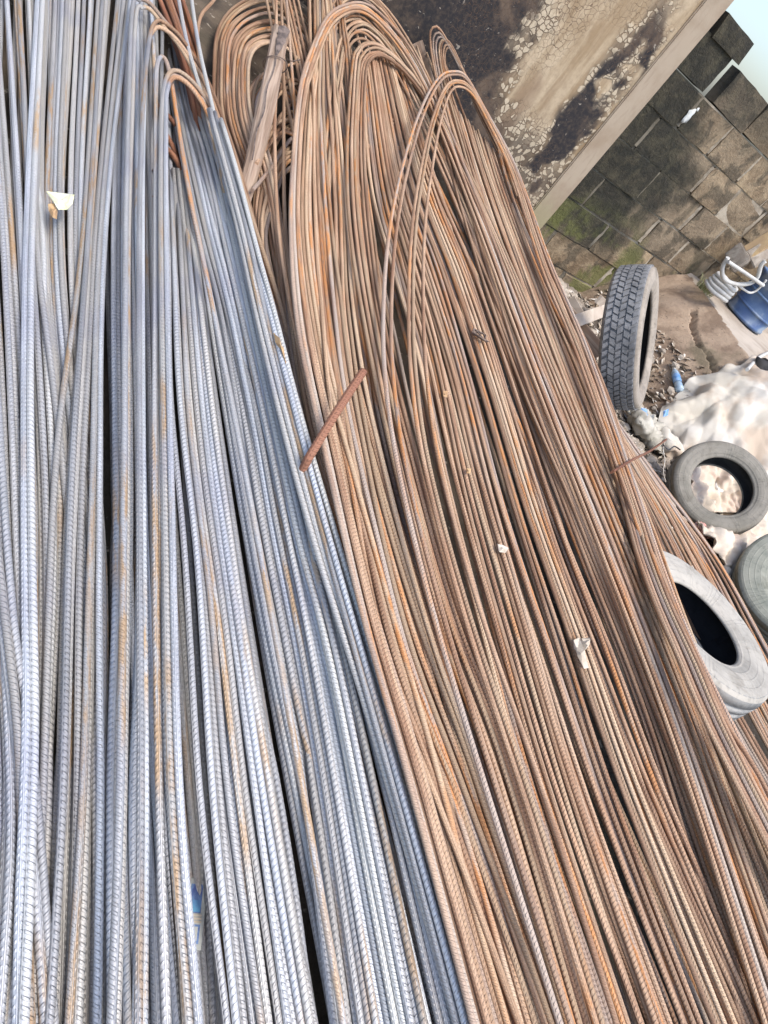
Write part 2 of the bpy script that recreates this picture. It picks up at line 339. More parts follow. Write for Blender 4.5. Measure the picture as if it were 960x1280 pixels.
# ------------------------------------------------------------------ ground
def xb(y): return np.interp(y, [-1.5, -.2, 1.2, 3., 4.4], [1.3, 1.15, .95, .75, .7])
RA, RB = .58, .10      # rusty pile top: z = RA + RB*y
BA, BB = .40, .11       # blue pile
FA, FB = .32, .10       # low fringe
EDG4 = np.array([ons(*p, RA, RB) for p in [(1150, 1290), (955, 1000), (850, 770), (795, 600), (745, 440), (645, 225)]])[:, :2]
EDG5 = np.array([ons(*p, FA, FB) for p in [(1230, 1290), (1060, 1000), (965, 830), (900, 700), (842, 600), (775, 500), (712, 375)]])[:, :2]
def x4(y): return np.interp(y, EDG4[:, 1], EDG4[:, 0])
def x5(y): return max(np.interp(y, EDG5[:, 1], EDG5[:, 0]), x4(y)+.02)
def platx(y): return np.interp(y, [1.5, 2.9, 4.4], [4.95, 5.05, 5.33])
def ground_z(x, y):
    z = .10
    if y < YW+.3:
        zb, zr, zf = BA+BB*y-.13+.06*float(np.clip((x-xb(y)+.6)/.5, 0, 1)), RA+RB*y-.17, FA+FB*y-.11
        a, c, e = xb(y), x4(y), x5(y)
        m = np.interp(x, [-2.4, -1.6, a-.05, a+.45, c-.12, c+.12, e-.05, e+.2], [.08, zb, zb, zr-.05, zr-.1, zf, zf-.02, .17])
        k = np.clip((x-3.2)/.6, 0, 1)
        z = m
        if x > e+.1: z = .17+.07*math.sin(x*3+1)*math.sin(y*2.2)
        if x > 5.45: z = .60
        if y < -1.2: z = m*max(0, 1-(-1.2-y)/1.2) + .08*min(1, (-1.2-y)/1.2)
        if y < -2.4: z = .08
    else: z = .05
    if abs(x) < 9 and abs(y) < 9: z += .025*fbm(x, y, 0, 2.2, 5)
    return z
gx = np.unique(np.r_[-60, -30, -15, -8, -5, -3.5, np.arange(-3, 6.6, .06), 7, 8, 10, 15, 30, 60])
gy = np.unique(np.r_[-60, -30, -15, -8, -5, -4, np.arange(-3, 4.9, .06), 5.5, 7, 10, 15, 30, 60])
v = [(x, y, ground_z(x, y)) for x in gx for y in gy]
tag(mesh('ground', v, grid_faces(len(gx), len(gy)), M_soil, smooth=True), kind='structure')

def onf(px, py, fn, t0=2.):
    r = ray(px, py)
    for t in np.arange(t0, 9, .01):
        p = C0+r*t
        if p[2] <= fn(p[0], p[1]): return p
    return C0+r*9
# concrete apron at the right: cracked slope up to a flat top
def seg_dist(x, y, L):
    p = np.array([x, y]); best = 9
    for a, b in zip(L[:-1], L[1:]):
        t = np.clip((p-a)@(b-a)/((b-a)@(b-a)), 0, 1); best = min(best, np.linalg.norm(p-a-t*(b-a)))
    return best
def apron_z(x, y):
    x1 = platx(y)+.06*fbm(x, y, 3, 1.8, 3); x0 = x1-.8
    t = (x-x0)/(x1-x0)
    z = .16+.62*(t if t < 1 else 1)
    if t < 1: z += .05*math.sin(max(t, 0)*math.pi)
    if 0 < t < 1: z += .012*fbm(x, y, 1, 2.5, 4)
    if t < 0: z = .16+.3*t
    if y < 2.75: z -= (2.75-y)*.55*max(0, 1-max(0, x-5.1))
    z += .004*fbm(x, y, 9, 8, 3)
    return z
CR = np.array([onf(*p, apron_z)[:2] for p in [(867, 388), (868, 400), (869, 418), (873, 432), (884, 442), (891, 454), (895, 470), (894, 490), (890, 505)]])
ax = np.r_[np.arange(3.95, 4.4, .03), np.arange(4.4, 5.6, .012), np.arange(5.6, 9.5, .12)]; ay = np.r_[np.arange(1.6, 2.4, .08), np.arange(2.4, YW-.004, .014)]
av = []
for x in ax:
    for y in ay:
        z = apron_z(x, y)
        if x < 5.6 and y > 2.4:
            d = seg_dist(x+.015*fbm(x, y, 5, 14, 3), y, CR)
            if d < .02: z -= .14*(1-(d/.02)**2)
        av.append((x, y, z))
ap = mesh('concrete_apron', av, grid_faces(len(ax), len(ay)), M_apron, smooth=True); tag(ap, kind='structure')
ap.data.materials.append(M_slab)
cen = np.array([p.center[:2] for p in ap.data.polygons])
for p, c in zip(ap.data.polygons, cen):
    if c[0] > platx(c[1])+.02+.05*fbm(c[0], c[1], 3, 5, 3): p.material_index = 1

# ------------------------------------------------------------------ walls
def rough_block(name, lo, hi, m, parent, jit):
    bm = bmesh.new(); r = bmesh.ops.create_cube(bm, size=1)
    c = [(a+b)/2 for a, b in zip(lo, hi)]; s = [b-a for a, b in zip(lo, hi)]
    for q in r['verts']: q.co = Vector((c[i]+q.co[i]*s[i]+random.uniform(-jit, jit) for i in range(3)))
    bmesh.ops.delete(bm, geom=[f for f in bm.faces if f.normal.y > .5], context='FACES')
    bmesh.ops.subdivide_edges(bm, edges=bm.edges[:], cuts=3, use_grid_fill=True)
    for q in bm.verts:
        if q.co.y < lo[1]+.03:
            ex = min(q.co.x-lo[0], hi[0]-q.co.x); ez = min(q.co.z-lo[2], hi[2]-q.co.z); e = max(0, .014-min(ex, ez))
            k = noise.noise(q.co*9); q.co.y += .005*k+.007*noise.noise(q.co*23)+e*.35*max(0, noise.noise(q.co*7+Vector((5, 0, 0)))+.5)
            q.co.x += .008*noise.noise(q.co*11+Vector((9, 0, 0))); q.co.z += .008*noise.noise(q.co*11+Vector((0, 0, 9)))
    o = bmobj(name, bm, m, parent, True); o.data.set_sharp_from_angle(angle=math.radians(38)); return o
def box_obj(name, lo, hi, m, parent=None, jit=0, bev=0):
    bm = bmesh.new(); r = bmesh.ops.create_cube(bm, size=1)
    c = [(a+b)/2 for a, b in zip(lo, hi)]; s = [b-a for a, b in zip(lo, hi)]
    for q in r['verts']: q.co = Vector((c[i]+q.co[i]*s[i]+random.uniform(-jit, jit) for i in range(3)))
    if bev: bmesh.ops.bevel(bm, geom=bm.edges[:], offset=bev, segments=2, affect='EDGES')
    return bmobj(name, bm, m, parent)
bw = empty('block_wall', (3.6, YW, 0))
tag(bw, 'bare sandcrete block wall blackened with mould, broken along its top, behind the tyres', 'wall')
bw_inv = Matrix.Translation((-3.6, -YW, 0))
def bchild(o): o.matrix_parent_inverse = bw_inv; return o
edges = [0, .235, .48, .73, .985, 1.24, 1.495, 1.745, 1.99]
odd = [3.40, 3.85, 4.605, 5.05, 5.50, 5.95, 6.40, 6.85, 7.30, 7.75, 8.2]
even = [3.45, 4.22, 4.855, 5.26, 5.72, 6.17, 6.62, 7.07, 7.52, 7.97, 8.4]
for k in range(8):
    J = [3.2, 3.66, 4.215, 4.60, 5.05, 5.5, 5.95, 6.4, 6.85, 7.3, 7.75] if k == 0 else (odd if k in (2, 4, 6) else even)
    if k == 1: J = [3.3, 3.83, 4.60, 5.05, 5.5, 5.95, 6.40, 6.85, 7.30, 7.75, 8.2]
    if k == 0: J = [3.3, 3.86, 4.22, 4.85, 5.3, 5.75, 6.2, 6.65, 7.1, 7.55, 8.0]
    if k in (2,): J = [3.35, 4.22, 4.855, 5.26, 5.72, 6.17, 6.62, 7.07, 7.52, 7.97, 8.4]
    if k in (1,): pass
    if k == 3: J = [3.40, 3.85, 4.605, 5.05, 5.50, 5.95, 6.40, 6.85, 7.30, 7.75, 8.2]
    if k == 4: J = [3.45, 4.23, 4.855, 5.26, 5.72, 6.17, 6.62, 7.07, 7.52, 7.97, 8.4]
    if k == 5: J = [3.40, 3.87, 4.63, 5.05, 5.50, 5.95, 6.40, 6.85, 7.30, 7.75, 8.2]
    if k == 6: J = [3.5, 4.05, 4.47, 4.93, 5.38, 5.83, 6.28, 6.73, 7.18, 7.63, 8.1]
    if k == 7: J = [3.45, 4.02]
    zs = [0, .235, .48, .73, .985, 1.24, 1.495, 1.745, 2.01]
    z0, z1 = zs[k], zs[k+1]
    if k == 7: z0 = 1.75
    for a, b in zip(J[:-1], J[1:]):
        if k == 6 and a > 6: continue
        j = random.uniform(-.004, .016)
        bchild(rough_block('block', (a+.014, YW-j, z0+.006), (b-.014, YW+.13, z1-.006), M_block, bw, .007))
for a, b in [(4.165, 4.585), (4.6, 5.06), (5.08, 5.5), (5.52, 5.97)]:
    bchild(rough_block('block', (a, YW-.004, 1.755), (b, YW+.13, 1.985), M_block, bw, .01))
bchild(rough_block('capping_block', (3.72, YW-.02, 2.01), (4.06, YW+.13, 2.13), M_block, bw, .014))
bchild(box_obj('mortar_bed', (3.3, YW+.010, -.1), (8.4, YW+.12, 1.748), M_mortar, bw))
# pale mortar squeezed out of the upright joints
def mortar_fin(x, z0, z1, wd):
    n = 7; v = []
    for i in range(n):
        t = i/(n-1); z = z0+(z1-z0)*t; ww = wd*(.6+.5*random.random()); dx = random.uniform(-.004, .004)
        v += [(x-ww/2+dx, YW+.012, z), (x+dx, YW-.012-random.random()*.008, z), (x+ww/2+dx, YW+.012, z)]
    f = [(3*i+a, 3*i+a+1, 3*i+a+4, 3*i+a+3) for i in range(n-1) for a in (0, 1)]
    return bchild(mesh('mortar_joint', v, f, M_mortar, bw, True))
for x, z0, z1 in [(3.86, .02, .22), (4.22, .03, .22), (3.83, .25, .47), (4.60, .25, .47), (4.22, .5, .72), (4.855, .5, .72), (3.85, .75, .97), (4.605, .75, .97), (5.05, .75, .97), (4.23, 1., 1.23), (4.855, 1., 1.23), (5.26, 1., 1.23),
                  (3.87, 1.26, 1.48), (4.63, 1.26, 1.48), (5.05, 1.26, 1.48), (4.05, 1.52, 1.74), (4.47, 1.52, 1.74), (4.93, 1.52, 1.74)]:
    mortar_fin(x, z0, z1, random.uniform(.045, .065))
fl = ony(860, 145, YW-.02)
def blob(bm, c, r, sx=(1, 1, 1), sub=2, amp=.25, sc_=3., seed=0):
    q = bmesh.ops.create_icosphere(bm, subdivisions=sub, radius=1)
    for vv in q['verts']:
        d = vv.co.normalized(); k = 1+amp*noise.noise(d*sc_*.5+Vector((seed, 0, 0)))*2
        vv.co = Vector((c[i]+d[i]*r*k*sx[i] for i in range(3)))
bm = bmesh.new(); blob(bm, fl, .045, (.65, .15, 1.25), 2, .4, 4, 3); blob(bm, fl+np.array([.03, 0, .065]), .015, (1, .2, 1), 1)
o = bmobj('paint_splash', bm, M_white, None, True); tag(o, 'small white splash stuck on the dark mouldy block below the wall top', 'splash')

pw = empty('plaster_wall', (2., YW-.1, 0))
tag(pw, 'smoke-blackened cream plastered building wall with flaking paint behind the rusty rods', 'wall')
inv = Matrix.Translation((-2., -YW+.1, 0))
for nm, lo, hi, mm, bv in [('wall_face', (-4, YW-.10, -.1), (3.42, YW+.2, 3.6), M_plaster, 0), ('corner_band', (3.42, YW-.118, -.1), (3.60, YW+.2, 3.6), M_band, .008)]:
    q = box_obj(nm, lo, hi, mm, pw, 0, bv); q.matrix_parent_inverse = inv

# ------------------------------------------------------------------ rods
LAB_B, LAB_R = 'blue-grey ribbed rods of the left pile', 'rusty rods of the right pile'
ORD = 'first second third fourth fifth sixth seventh eighth ninth tenth eleventh twelfth thirteenth fourteenth fifteenth sixteenth seventeenth eighteenth nineteenth twentieth twenty-first twenty-second twenty-third twenty-fourth twenty-fifth twenty-sixth twenty-seventh twenty-eighth twenty-ninth thirtieth thirty-first thirty-second'.split()
rods = []
def strand(n, outer, inner, a, b, dia, rust, label, kind, lay=(0, 1.2), dz=0, ext=(True, True), lift=None, wander=.7, jit=.38, hair=False, rustfn=None, tilt=(0, 0)):
    outer = np.array(outer, float); inner = np.array(inner, float); assert len(outer) == len(inner), (len(outer), len(inner), label)
    lf = np.zeros(len(outer)) if lift is None else np.interp(np.arange(len(outer)), [q[0] for q in lift], [q[1] for q in lift])
    for i in range(n):
        t0 = (i+.5+rng.uniform(-jit, jit))/n if n > 1 else 0.
        ph, fr = rng.uniform(0, 6.3), rng.uniform(.5, 1.1)
        s = np.arange(len(outer)); t = t0+wander/n*np.sin(ph+fr*s)
        ctl = outer*(1-t[:, None])+inner*t[:, None]
        q = catmull(np.c_[ctl, lf, s], 14)
        tz = tilt[0]+(tilt[1]-tilt[0])*t0
        w3 = np.array([ons(x, y, a+dz+tz+l-b*0, b*(1-tz*.6)) for x, y, l, _ in q]); sp = q[:, 3]
        r_ = np.full(len(w3), rust) if rustfn is None else np.array([rustfn(u) for u in sp])
        # carry straight on past what the photograph shows
        over = w3[:, 1] > 4.27      # keep clear of the wall: such a point stands higher, in front of it
        w3[over] = C0+(w3[over]-C0)*(4.27/w3[over, 1])[:, None]
        y00 = w3[0][1]
        if ext[0] or ext[1]:
            def go(p0, d, ylim, r0):
                d = d/np.linalg.norm(d); sgn = -1 if ylim < p0[1] else 1
                if d[1]*sgn < .3: d = np.array([d[0]*.3, sgn*.95, 0])
                d = np.array([d[0]*.8, d[1], 0]); L = (ylim-p0[1])/d[1]
                k = np.linspace(0, 1, 12)[1:, None]; e = p0+d*L*k; e[:, 2] = np.clip(p0[2]+b*(e[:, 1]-p0[1]), .12, 1.2); return e
            if ext[0]:
                yl = -1.7+rng.uniform(-.25, .2) if (hair or w3[0][1] < w3[-1][1]) else 4.28
                if abs(yl-w3[0][1]) > .1: e = go(w3[0], w3[0]-w3[3], yl, 0); w3 = np.vstack([e[::-1], w3]); r_ = np.r_[np.full(len(e), r_[0]), r_]
            if ext[1]:
                yl = -1.7+rng.uniform(-.25, .2) if (hair or w3[-1][1] < y00) else 4.28
                if abs(yl-w3[-1][1]) > .1: e = go(w3[-1], w3[-1]-w3[-4], yl, 0); w3 = np.vstack([w3, e]); r_ = np.r_[r_, np.full(len(e), r_[-1])]
        p = resample(np.c_[w3, r_], .022)
        rank = rng.uniform(*lay)*dia
        la = label
        if n > 1 and 'buried' not in label and 'flank' not in label: la = label+', '+ORD[i]+(' loop inward' if hair else ' from left')
        rods.append(dict(p=p[:, :3].copy(), rust=p[:, 3].copy(), d=dia*rng.uniform(.95, 1.05), rank=rank, label=la, kind=kind))
    return
# left pile (each strand: how many rods, its left-hand and its right-hand rod)
DB, DR = .0140, .0126
B = dict(a=BA, b=BB, dia=DB, rust=0., kind='b')
strand(16, [(-60, -20), (-30, 320), (-15, 640), (10, 1000), (-10, 1290)], [(48, -20), (62, 320), (78, 640), (66, 900), (48, 1290)], label='blue-grey rod lying low in the fan at the left edge', lay=(-1.5, .3), **B)
strand(9, [(-300, -20), (-260, 320), (-240, 640), (-220, 1000), (-200, 1290)], [(-60, -20), (-50, 320), (-45, 640), (-30, 1000), (-40, 1290)], label='blue-grey steel rod on the far left flank of the pile', lay=(-1, 1.), **B)
strand(4, [(-52, -20), (-38, 400), (-2, 750), (13, 880), (22, 1000), (30, 1290)], [(-30, -20), (-12, 400), (8, 750), (25, 880), (40, 1000), (72, 1290)], label='blue-grey rod curving across the bottom left corner', lay=(1, 1.8), **B)
strand(8, [(120, -20), (100, 320), (70, 600), (52, 1000), (34, 1290)], [(168, -20), (128, 320), (122, 700), (120, 1000), (112, 1290)], label='blue-grey rod in the raised bundle beside the yellow card', lay=(.6, 1.6), **B)
strand(2, [(46, -20), (33, 267), (28, 500), (24, 900), (14, 1290)], [(58, -20), (40, 267), (34, 500), (34, 900), (22, 1290)], label='blue-grey rod leaning left over its neighbours under the yellow card', lay=(1, 1.8), **B)
strand(13, [(50, -20), (45, 320), (88, 700), (72, 1000), (60, 1290)], [(118, -20), (104, 320), (132, 700), (134, 1000), (136, 1290)], label='blue-grey rod sunk between the two raised left bundles', lay=(-1.2, .3), **B)
strand(9, [(150, -20), (140, 320), (140, 700), (128, 1000), (124, 1290)], [(192, 60), (188, 320), (196, 700), (190, 1000), (200, 1290)], label='blue-grey rod with rusty patches amid the left pile', lay=(.2, 1.2), **B)
strand(6, [(158, -20), (150, 320), (152, 700), (158, 1000), (152, 1290)], [(186, 30), (196, 320), (202, 700), (214, 1000), (246, 1290)], label='blue-grey rod on top just left of the long dark gap', lay=(1., 1.8), **B)
strand(14, [(207, 130), (211, 320), (214, 500), (232, 700), (250, 1000), (282, 1290)], [(230, 165), (258, 420), (290, 640), (325, 860), (352, 1000), (400, 1290)], label='blue-grey ribbed rod just right of the long dark gap', lift=[(0, -.12), (1, 0), (5, 0)], tilt=(0, .03), lay=(0, 1.), ext=(False, True), **B)
strand(2, [(218, -20), (236, 60), (258, 150), (292, 320), (340, 500), (388, 700), (470, 1000), (548, 1290)], [(236, -20), (252, 60), (272, 150), (306, 320), (354, 500), (402, 700), (484, 1000), (566, 1290)], label='blue-grey rod reaching the black wall right of the coarse dark rods', tilt=(.10, .14), lay=(.2, 1.2), **B)
strand(23, [(194, -20), (207, 90), (226, 200), (248, 300), (275, 410), (318, 640), (355, 860), (408, 1290)], [(222, -20), (250, 110), (294, 235), (324, 350), (352, 480), (394, 650), (452, 860), (558, 1290)], label='blue-grey ribbed rod in the broad slope left of the ridge', tilt=(.03, .16), lay=(0, 1.3), lift=[(0, -.17), (1, -.15), (2, -.03), (3, 0)], **B)
strand(7, [(262, 140), (292, 260), (345, 500), (396, 700), (468, 940), (568, 1290)], [(276, 165), (305, 265), (366, 500), (424, 700), (490, 920), (588, 1290)], label='blue-grey rod on the ridge beside the rusty pile', tilt=(.175, .20), lay=(.3, 1.3), ext=(False, True), wander=1.2, **B)
strand(6, [(200, 300), (204, 500), (222, 750), (240, 1000), (262, 1290)], [(212, 300), (222, 500), (240, 750), (262, 1000), (292, 1290)], label='dull grey rod deep in the long dark gap', lay=(-4.5, -3.5), **B)
strand(20, [(-100, 200), (-90, 500), (-70, 800), (-50, 1290)], [(205, 200), (206, 500), (208, 800), (262, 1290)], label='blue-grey rod in the buried layer of the left pile', lay=(-3.1, -2.2), **B)
strand(18, [(212, 200), (228, 500), (250, 800), (282, 1290)], [(272, 200), (340, 500), (412, 800), (555, 1290)], label='blue-grey rod in the buried layer of the left pile', tilt=(.0, .13), lay=(-3.2, -2.4), ext=(False, True), **B)
# blue hairpins with rusty bends
bend = lambda a, b: (lambda u: float(np.interp(u, [a-.6, a+1, b, b+3], [0, 1.1, 1.1, 0])))
def hp(n, o, i, la, rf, dz=0, lay=(1.6, 2.6), tz=.03):
    strand(n, o, i, label=la, hair=True, rustfn=rf, dz=dz, lay=lay, wander=.15, jit=.15, tilt=(tz, tz), **B)
hp(2, [(126, 1290), (138, 1000), (144, 640), (148, 320), (152, 158), (157, 22), (168, 6), (183, 13), (200, 33), (222, 58), (246, 100), (272, 170), (300, 260), (330, 380), (390, 600), (455, 830), (560, 1290)],
   [(140, 1290), (150, 1000), (156, 640), (158, 320), (163, 158), (168, 36), (176, 24), (186, 27), (200, 46), (222, 75), (242, 115), (264, 180), (290, 270), (318, 385), (378, 600), (440, 830), (540, 1290)],
   'blue-grey hairpin rod with the topmost rusty bend of the left pile', bend(6, 11), .03)
hp(2, [(160, 1290), (164, 1000), (164, 640), (166, 320), (172, 158), (183, 60), (192, 36), (203, 38), (222, 54), (243, 86), (257, 112), (274, 160), (300, 240), (330, 350), (388, 560), (470, 830), (575, 1290)],
   [(176, 1290), (178, 1000), (176, 640), (176, 320), (178, 158), (180, 75), (188, 52), (198, 48), (215, 60), (236, 88), (250, 112), (268, 158), (292, 240), (322, 350), (376, 560), (455, 830), (560, 1290)],
   'blue-grey hairpin rod with the middle rusty bend of the left pile', bend(5, 12), .04)
hp(1, [(200, 1290), (192, 1000), (188, 640), (190, 320), (191, 158), (192, 100), (196, 83), (203, 85), (209, 105), (216, 150), (232, 250), (262, 400), (300, 600), (345, 850), (420, 1290)],
   [(200, 1290), (192, 1000), (188, 640), (190, 320), (191, 158), (192, 100), (196, 83), (203, 85), (209, 105), (216, 150), (232, 250), (262, 400), (300, 600), (345, 850), (420, 1290)],
   'blue-grey hairpin rod with the narrowest bend in the left pile', bend(6, 9), .03)
hp(3, [(226, 1290), (206, 1000), (200, 640), (196, 320), (197, 158), (202, 112), (212, 97), (226, 102), (244, 120), (263, 150), (285, 200), (310, 280), (345, 400), (400, 600), (480, 830), (585, 1290)],
   [(238, 1290), (214, 1000), (206, 640), (202, 320), (203, 158), (206, 124), (214, 112), (227, 117), (242, 134), (257, 162), (276, 212), (298, 290), (332, 410), (386, 600), (465, 830), (570, 1290)],
   'blue-grey hairpin rod with the lowest rusty bend of the left pile', bend(5, 12), .05)
# dark rusty coarse rods between the piles
K = dict(a=BA-.03, b=BB, dia=.0175, rust=1., kind='r')
strand(9, [(182, -20), (200, 30), (222, 90), (236, 150), (246, 220), (268, 330), (300, 450), (350, 640), (430, 900)], [(214, -20), (232, 30), (248, 90), (262, 150), (276, 220), (300, 330), (330, 450), (385, 640), (460, 900)],
       label='coarse dark rusty rod between the two piles at the top', lay=(.8, 2.4), ext=(True, False), **K)
strand(7, [(196, 120), (222, 160), (240, 215), (255, 300), (275, 400)], [(196, 250), (222, 290), (243, 340), (262, 400), (280, 470)], label='coarse dark rusty rod slanting under the left pile', lay=(-1.2, .2), ext=(False, False), **K)
# right pile
Q = dict(a=RA, b=RB, dia=DR, rust=1., kind='r')
strand(20, [(585, 1290), (515, 1050), (448, 800), (398, 620), (358, 450), (322, 310), (290, 220), (268, 150), (266, 90), (270, 42), (290, 10), (330, -8), (370, 10), (398, 60), (412, 140), (428, 300), (480, 600), (560, 900), (650, 1290)],
       [(606, 1290), (545, 1050), (466, 800), (404, 620), (366, 450), (350, 310), (335, 220), (312, 150), (308, 95), (314, 68), (330, 58), (352, 62), (376, 86), (390, 120), (398, 180), (412, 320), (455, 600), (525, 900), (612, 1290)],
       label='rusty hairpin rod looping over the top behind the timber post', hair=True, tilt=(-.20, -.05), lay=(-.2, 1.), **Q)
strand(7, [(600, 1290), (540, 1050), (470, 800), (420, 620), (376, 450), (346, 310), (330, 220), (312, 150), (310, 112), (318, 90), (334, 80), (354, 84), (374, 104), (386, 140), (394, 200), (408, 330), (452, 600), (522, 900), (610, 1290)],
       [(606, 1290), (545, 1050), (464, 800), (402, 620), (366, 450), (352, 310), (342, 220), (330, 170), (328, 142), (334, 126), (344, 118), (358, 122), (372, 136), (382, 160), (390, 210), (404, 340), (448, 600), (518, 900), (606, 1290)],
       label='dull rusty hairpin rod nested inside the loops behind the timber post', hair=True, tilt=(-.06, -.05), lay=(-1.6, -.2), **Q)
strand(12, [(560, 1290), (470, 900), (400, 600), (350, 400), (323, 270), (332, 190), (352, 142), (374, 132), (392, 155), (402, 250), (430, 420), (470, 640), (530, 900), (640, 1290)],
       [(590, 1290), (490, 900), (404, 600), (358, 400), (336, 300), (346, 250), (358, 218), (372, 212), (384, 235), (394, 300), (420, 450), (455, 640), (520, 900), (620, 1290)],
       label='rusty hairpin rod with a small bend right of the timber post', hair=True, tilt=(-.08, -.03), lay=(-2.2, -1.), **Q)
strand(7, [(334, 108), (342, 84), (350, 72), (368, 66), (384, 74), (398, 100)], [(322, 222), (345, 196), (360, 178), (372, 172), (386, 180), (400, 205)], label='rusty rod end arching behind the timber post', lay=(-3.6, -2.), ext=(False, False), **Q)
strand(8, [(382, -40), (384, 20), (389, 200), (398, 400), (418, 560), (470, 800), (540, 1000), (640, 1290)], [(408, -40), (404, 20), (404, 200), (424, 400), (452, 560), (510, 800), (585, 1000), (690, 1290)],
       label='rusty rod running straight up between two looped bundles', lay=(.5, 1.6), **Q)
strand(3, [(338, 100), (340, 180), (346, 300), (368, 450), (400, 600), (470, 850), (590, 1290)], [(362, 120), (364, 190), (370, 300), (386, 450), (414, 600), (488, 850), (612, 1290)], label='rusty rod standing clear right of the timber post', lay=(.6, 1.4), ext=(True, True), **Q)
strand(5, [(580, 1290), (505, 1000), (445, 780), (395, 560), (366, 420), (358, 300), (362, 200), (371, 118), (383, 75), (406, 27), (431, 11), (454, 10), (478, 27), (508, 62), (538, 120), (595, 260), (672, 470), (760, 690), (850, 930), (970, 1290)],
       [(610, 1290), (530, 1000), (465, 780), (415, 560), (386, 420), (372, 300), (373, 200), (380, 125), (392, 85), (410, 40), (430, 22), (450, 20), (472, 36), (500, 72), (530, 128), (585, 265), (660, 470), (745, 690), (835, 930), (950, 1290)],
       label='pale rusty hairpin rod arching widest over the middle bundles', hair=True, dz=.03, lay=(1.2, 2.), wander=.2, **{k: v for k, v in Q.items()})
strand(11, [(620, 1290), (540, 1000), (480, 780), (430, 600), (394, 440), (374, 300), (378, 180), (388, 90), (406, 22), (430, -12), (456, -16), (482, 6), (512, 52), (547, 120), (602, 250), (687, 440), (772, 640), (862, 850), (1045, 1290)],
       [(650, 1290), (565, 1000), (502, 780), (450, 600), (408, 440), (390, 300), (388, 180), (394, 105), (408, 58), (425, 35), (445, 26), (464, 38), (492, 74), (528, 135), (582, 260), (660, 450), (742, 660), (826, 860), (975, 1290)],
       label='rusty hairpin rod at the crest of the highest loops', hair=True, lay=(-.4, 1.), **Q)
strand(6, [(655, 1290), (575, 1000), (512, 780), (460, 600), (422, 440), (400, 280), (408, 150), (418, 70), (428, 38), (443, 25), (462, 30), (490, 62), (530, 130), (590, 260), (660, 430), (740, 620), (830, 840), (1000, 1290)],
       [(690, 1290), (600, 1000), (532, 780), (478, 600), (438, 440), (422, 280), (424, 160), (430, 90), (437, 60), (448, 50), (462, 56), (485, 85), (518, 150), (570, 270), (640, 450), (715, 640), (800, 850), (950, 1290)],
       label='rusty hairpin rod behind the short bright loops', hair=True, lay=(.2, 1.4), **Q)
strand(6, [(700, 1290), (602, 960), (530, 760), (480, 560), (452, 420), (434, 300), (430, 198), (437, 88), (444, 64), (457, 56), (474, 60), (499, 81), (530, 118), (568, 185), (625, 310), (705, 500), (795, 720), (885, 950), (1005, 1290)],
       [(740, 1290), (645, 960), (570, 760), (515, 560), (480, 420), (462, 300), (454, 198), (455, 108), (460, 84), (470, 76), (484, 80), (505, 98), (530, 132), (560, 195), (608, 310), (680, 500), (765, 720), (850, 950), (965, 1290)],
       label='bright tan hairpin rod in the front loop of the right pile', hair=True, dz=.025, lay=(1., 2.), wander=.2, **Q)
strand(11, [(690, 1290), (560, 900), (475, 600), (440, 400), (428, 290), (440, 180), (453, 112), (470, 104), (494, 118), (518, 152), (548, 220), (600, 330), (665, 480), (745, 680), (835, 900), (955, 1290)],
       [(720, 1290), (600, 900), (500, 600), (460, 400), (446, 310), (452, 240), (462, 192), (474, 184), (490, 196), (510, 230), (540, 300), (585, 410), (640, 550), (712, 740), (790, 950), (900, 1290)],
       label='dull rusty hairpin rod tucked beneath the front loop', hair=True, lay=(-1.6, -.4), **Q)
strand(14, [(412, 260), (415, 400), (440, 580), (495, 780), (565, 980), (665, 1290)], [(462, 300), (476, 420), (510, 580), (565, 780), (635, 980), (735, 1290)], label='rusty ribbed rod in the straight bundle behind the rebar stub', lay=(.2, 1.5), ext=(True, False), **Q)
strand(31, [(448, 70), (462, 230), (486, 330), (516, 440), (548, 600), (592, 780), (652, 1000), (742, 1290)], [(498, 76), (548, 230), (598, 350), (648, 500), (700, 660), (762, 820), (832, 1000), (960, 1290)],
       label='rusty rod in the wide fan amid the right pile', lay=(-1., 1.), ext=(False, True), **Q)
strand(10, [(536, 110), (556, 200), (596, 340), (652, 500), (718, 660), (798, 860), (955, 1290)], [(560, 130), (582, 200), (624, 340), (680, 500), (745, 660), (828, 860), (990, 1290)], label='pale tan rod in the bundle left of the narrow loop', lay=(.3, 1.5), ext=(False, True), **Q)
strand(29, [(562, 130), (585, 210), (626, 340), (684, 500), (750, 660), (832, 860), (995, 1290)], [(628, 200), (648, 260), (694, 370), (746, 500), (812, 660), (884, 850), (1082, 1290)], label='rusty rod on the dense outer slope of the right pile', lay=(-.5, 1.1), ext=(False, True), **Q)
LT = [(0, 0), (15, 0), (17, .05), (19, .12), (21, .12), (22, .06), (23, 0)]
R4o = [(960, 1290), (800, 860), (722, 660), (658, 500), (604, 340), (564, 200), (543, 107), (535, 52), (540, 37), (551, 45), (577, 93), (603, 145), (648, 230), (684, 335), (734, 440), (772, 545), (798, 650), (813, 700), (838, 762), (869, 830), (902, 905), (958, 1000), (1088, 1290)]
R4i = [(1000, 1290), (840, 860), (755, 660), (690, 500), (632, 340), (592, 200), (566, 120), (557, 78), (562, 62), (572, 75), (590, 120), (612, 168), (642, 240), (672, 340), (717, 450), (755, 545), (780, 650), (794, 700), (818, 762), (847, 830), (880, 905), (935, 1000), (1060, 1290)]
strand(7, R4o, R4i, label='rusty hairpin rod with a narrow bend atop the outer slope', hair=True, lift=LT, lay=(.4, 1.4), wander=.2, **Q)
LR = [(0, 0), (3, 0), (5, .08), (7, .13), (9, .13), (10, .05), (11, 0)]
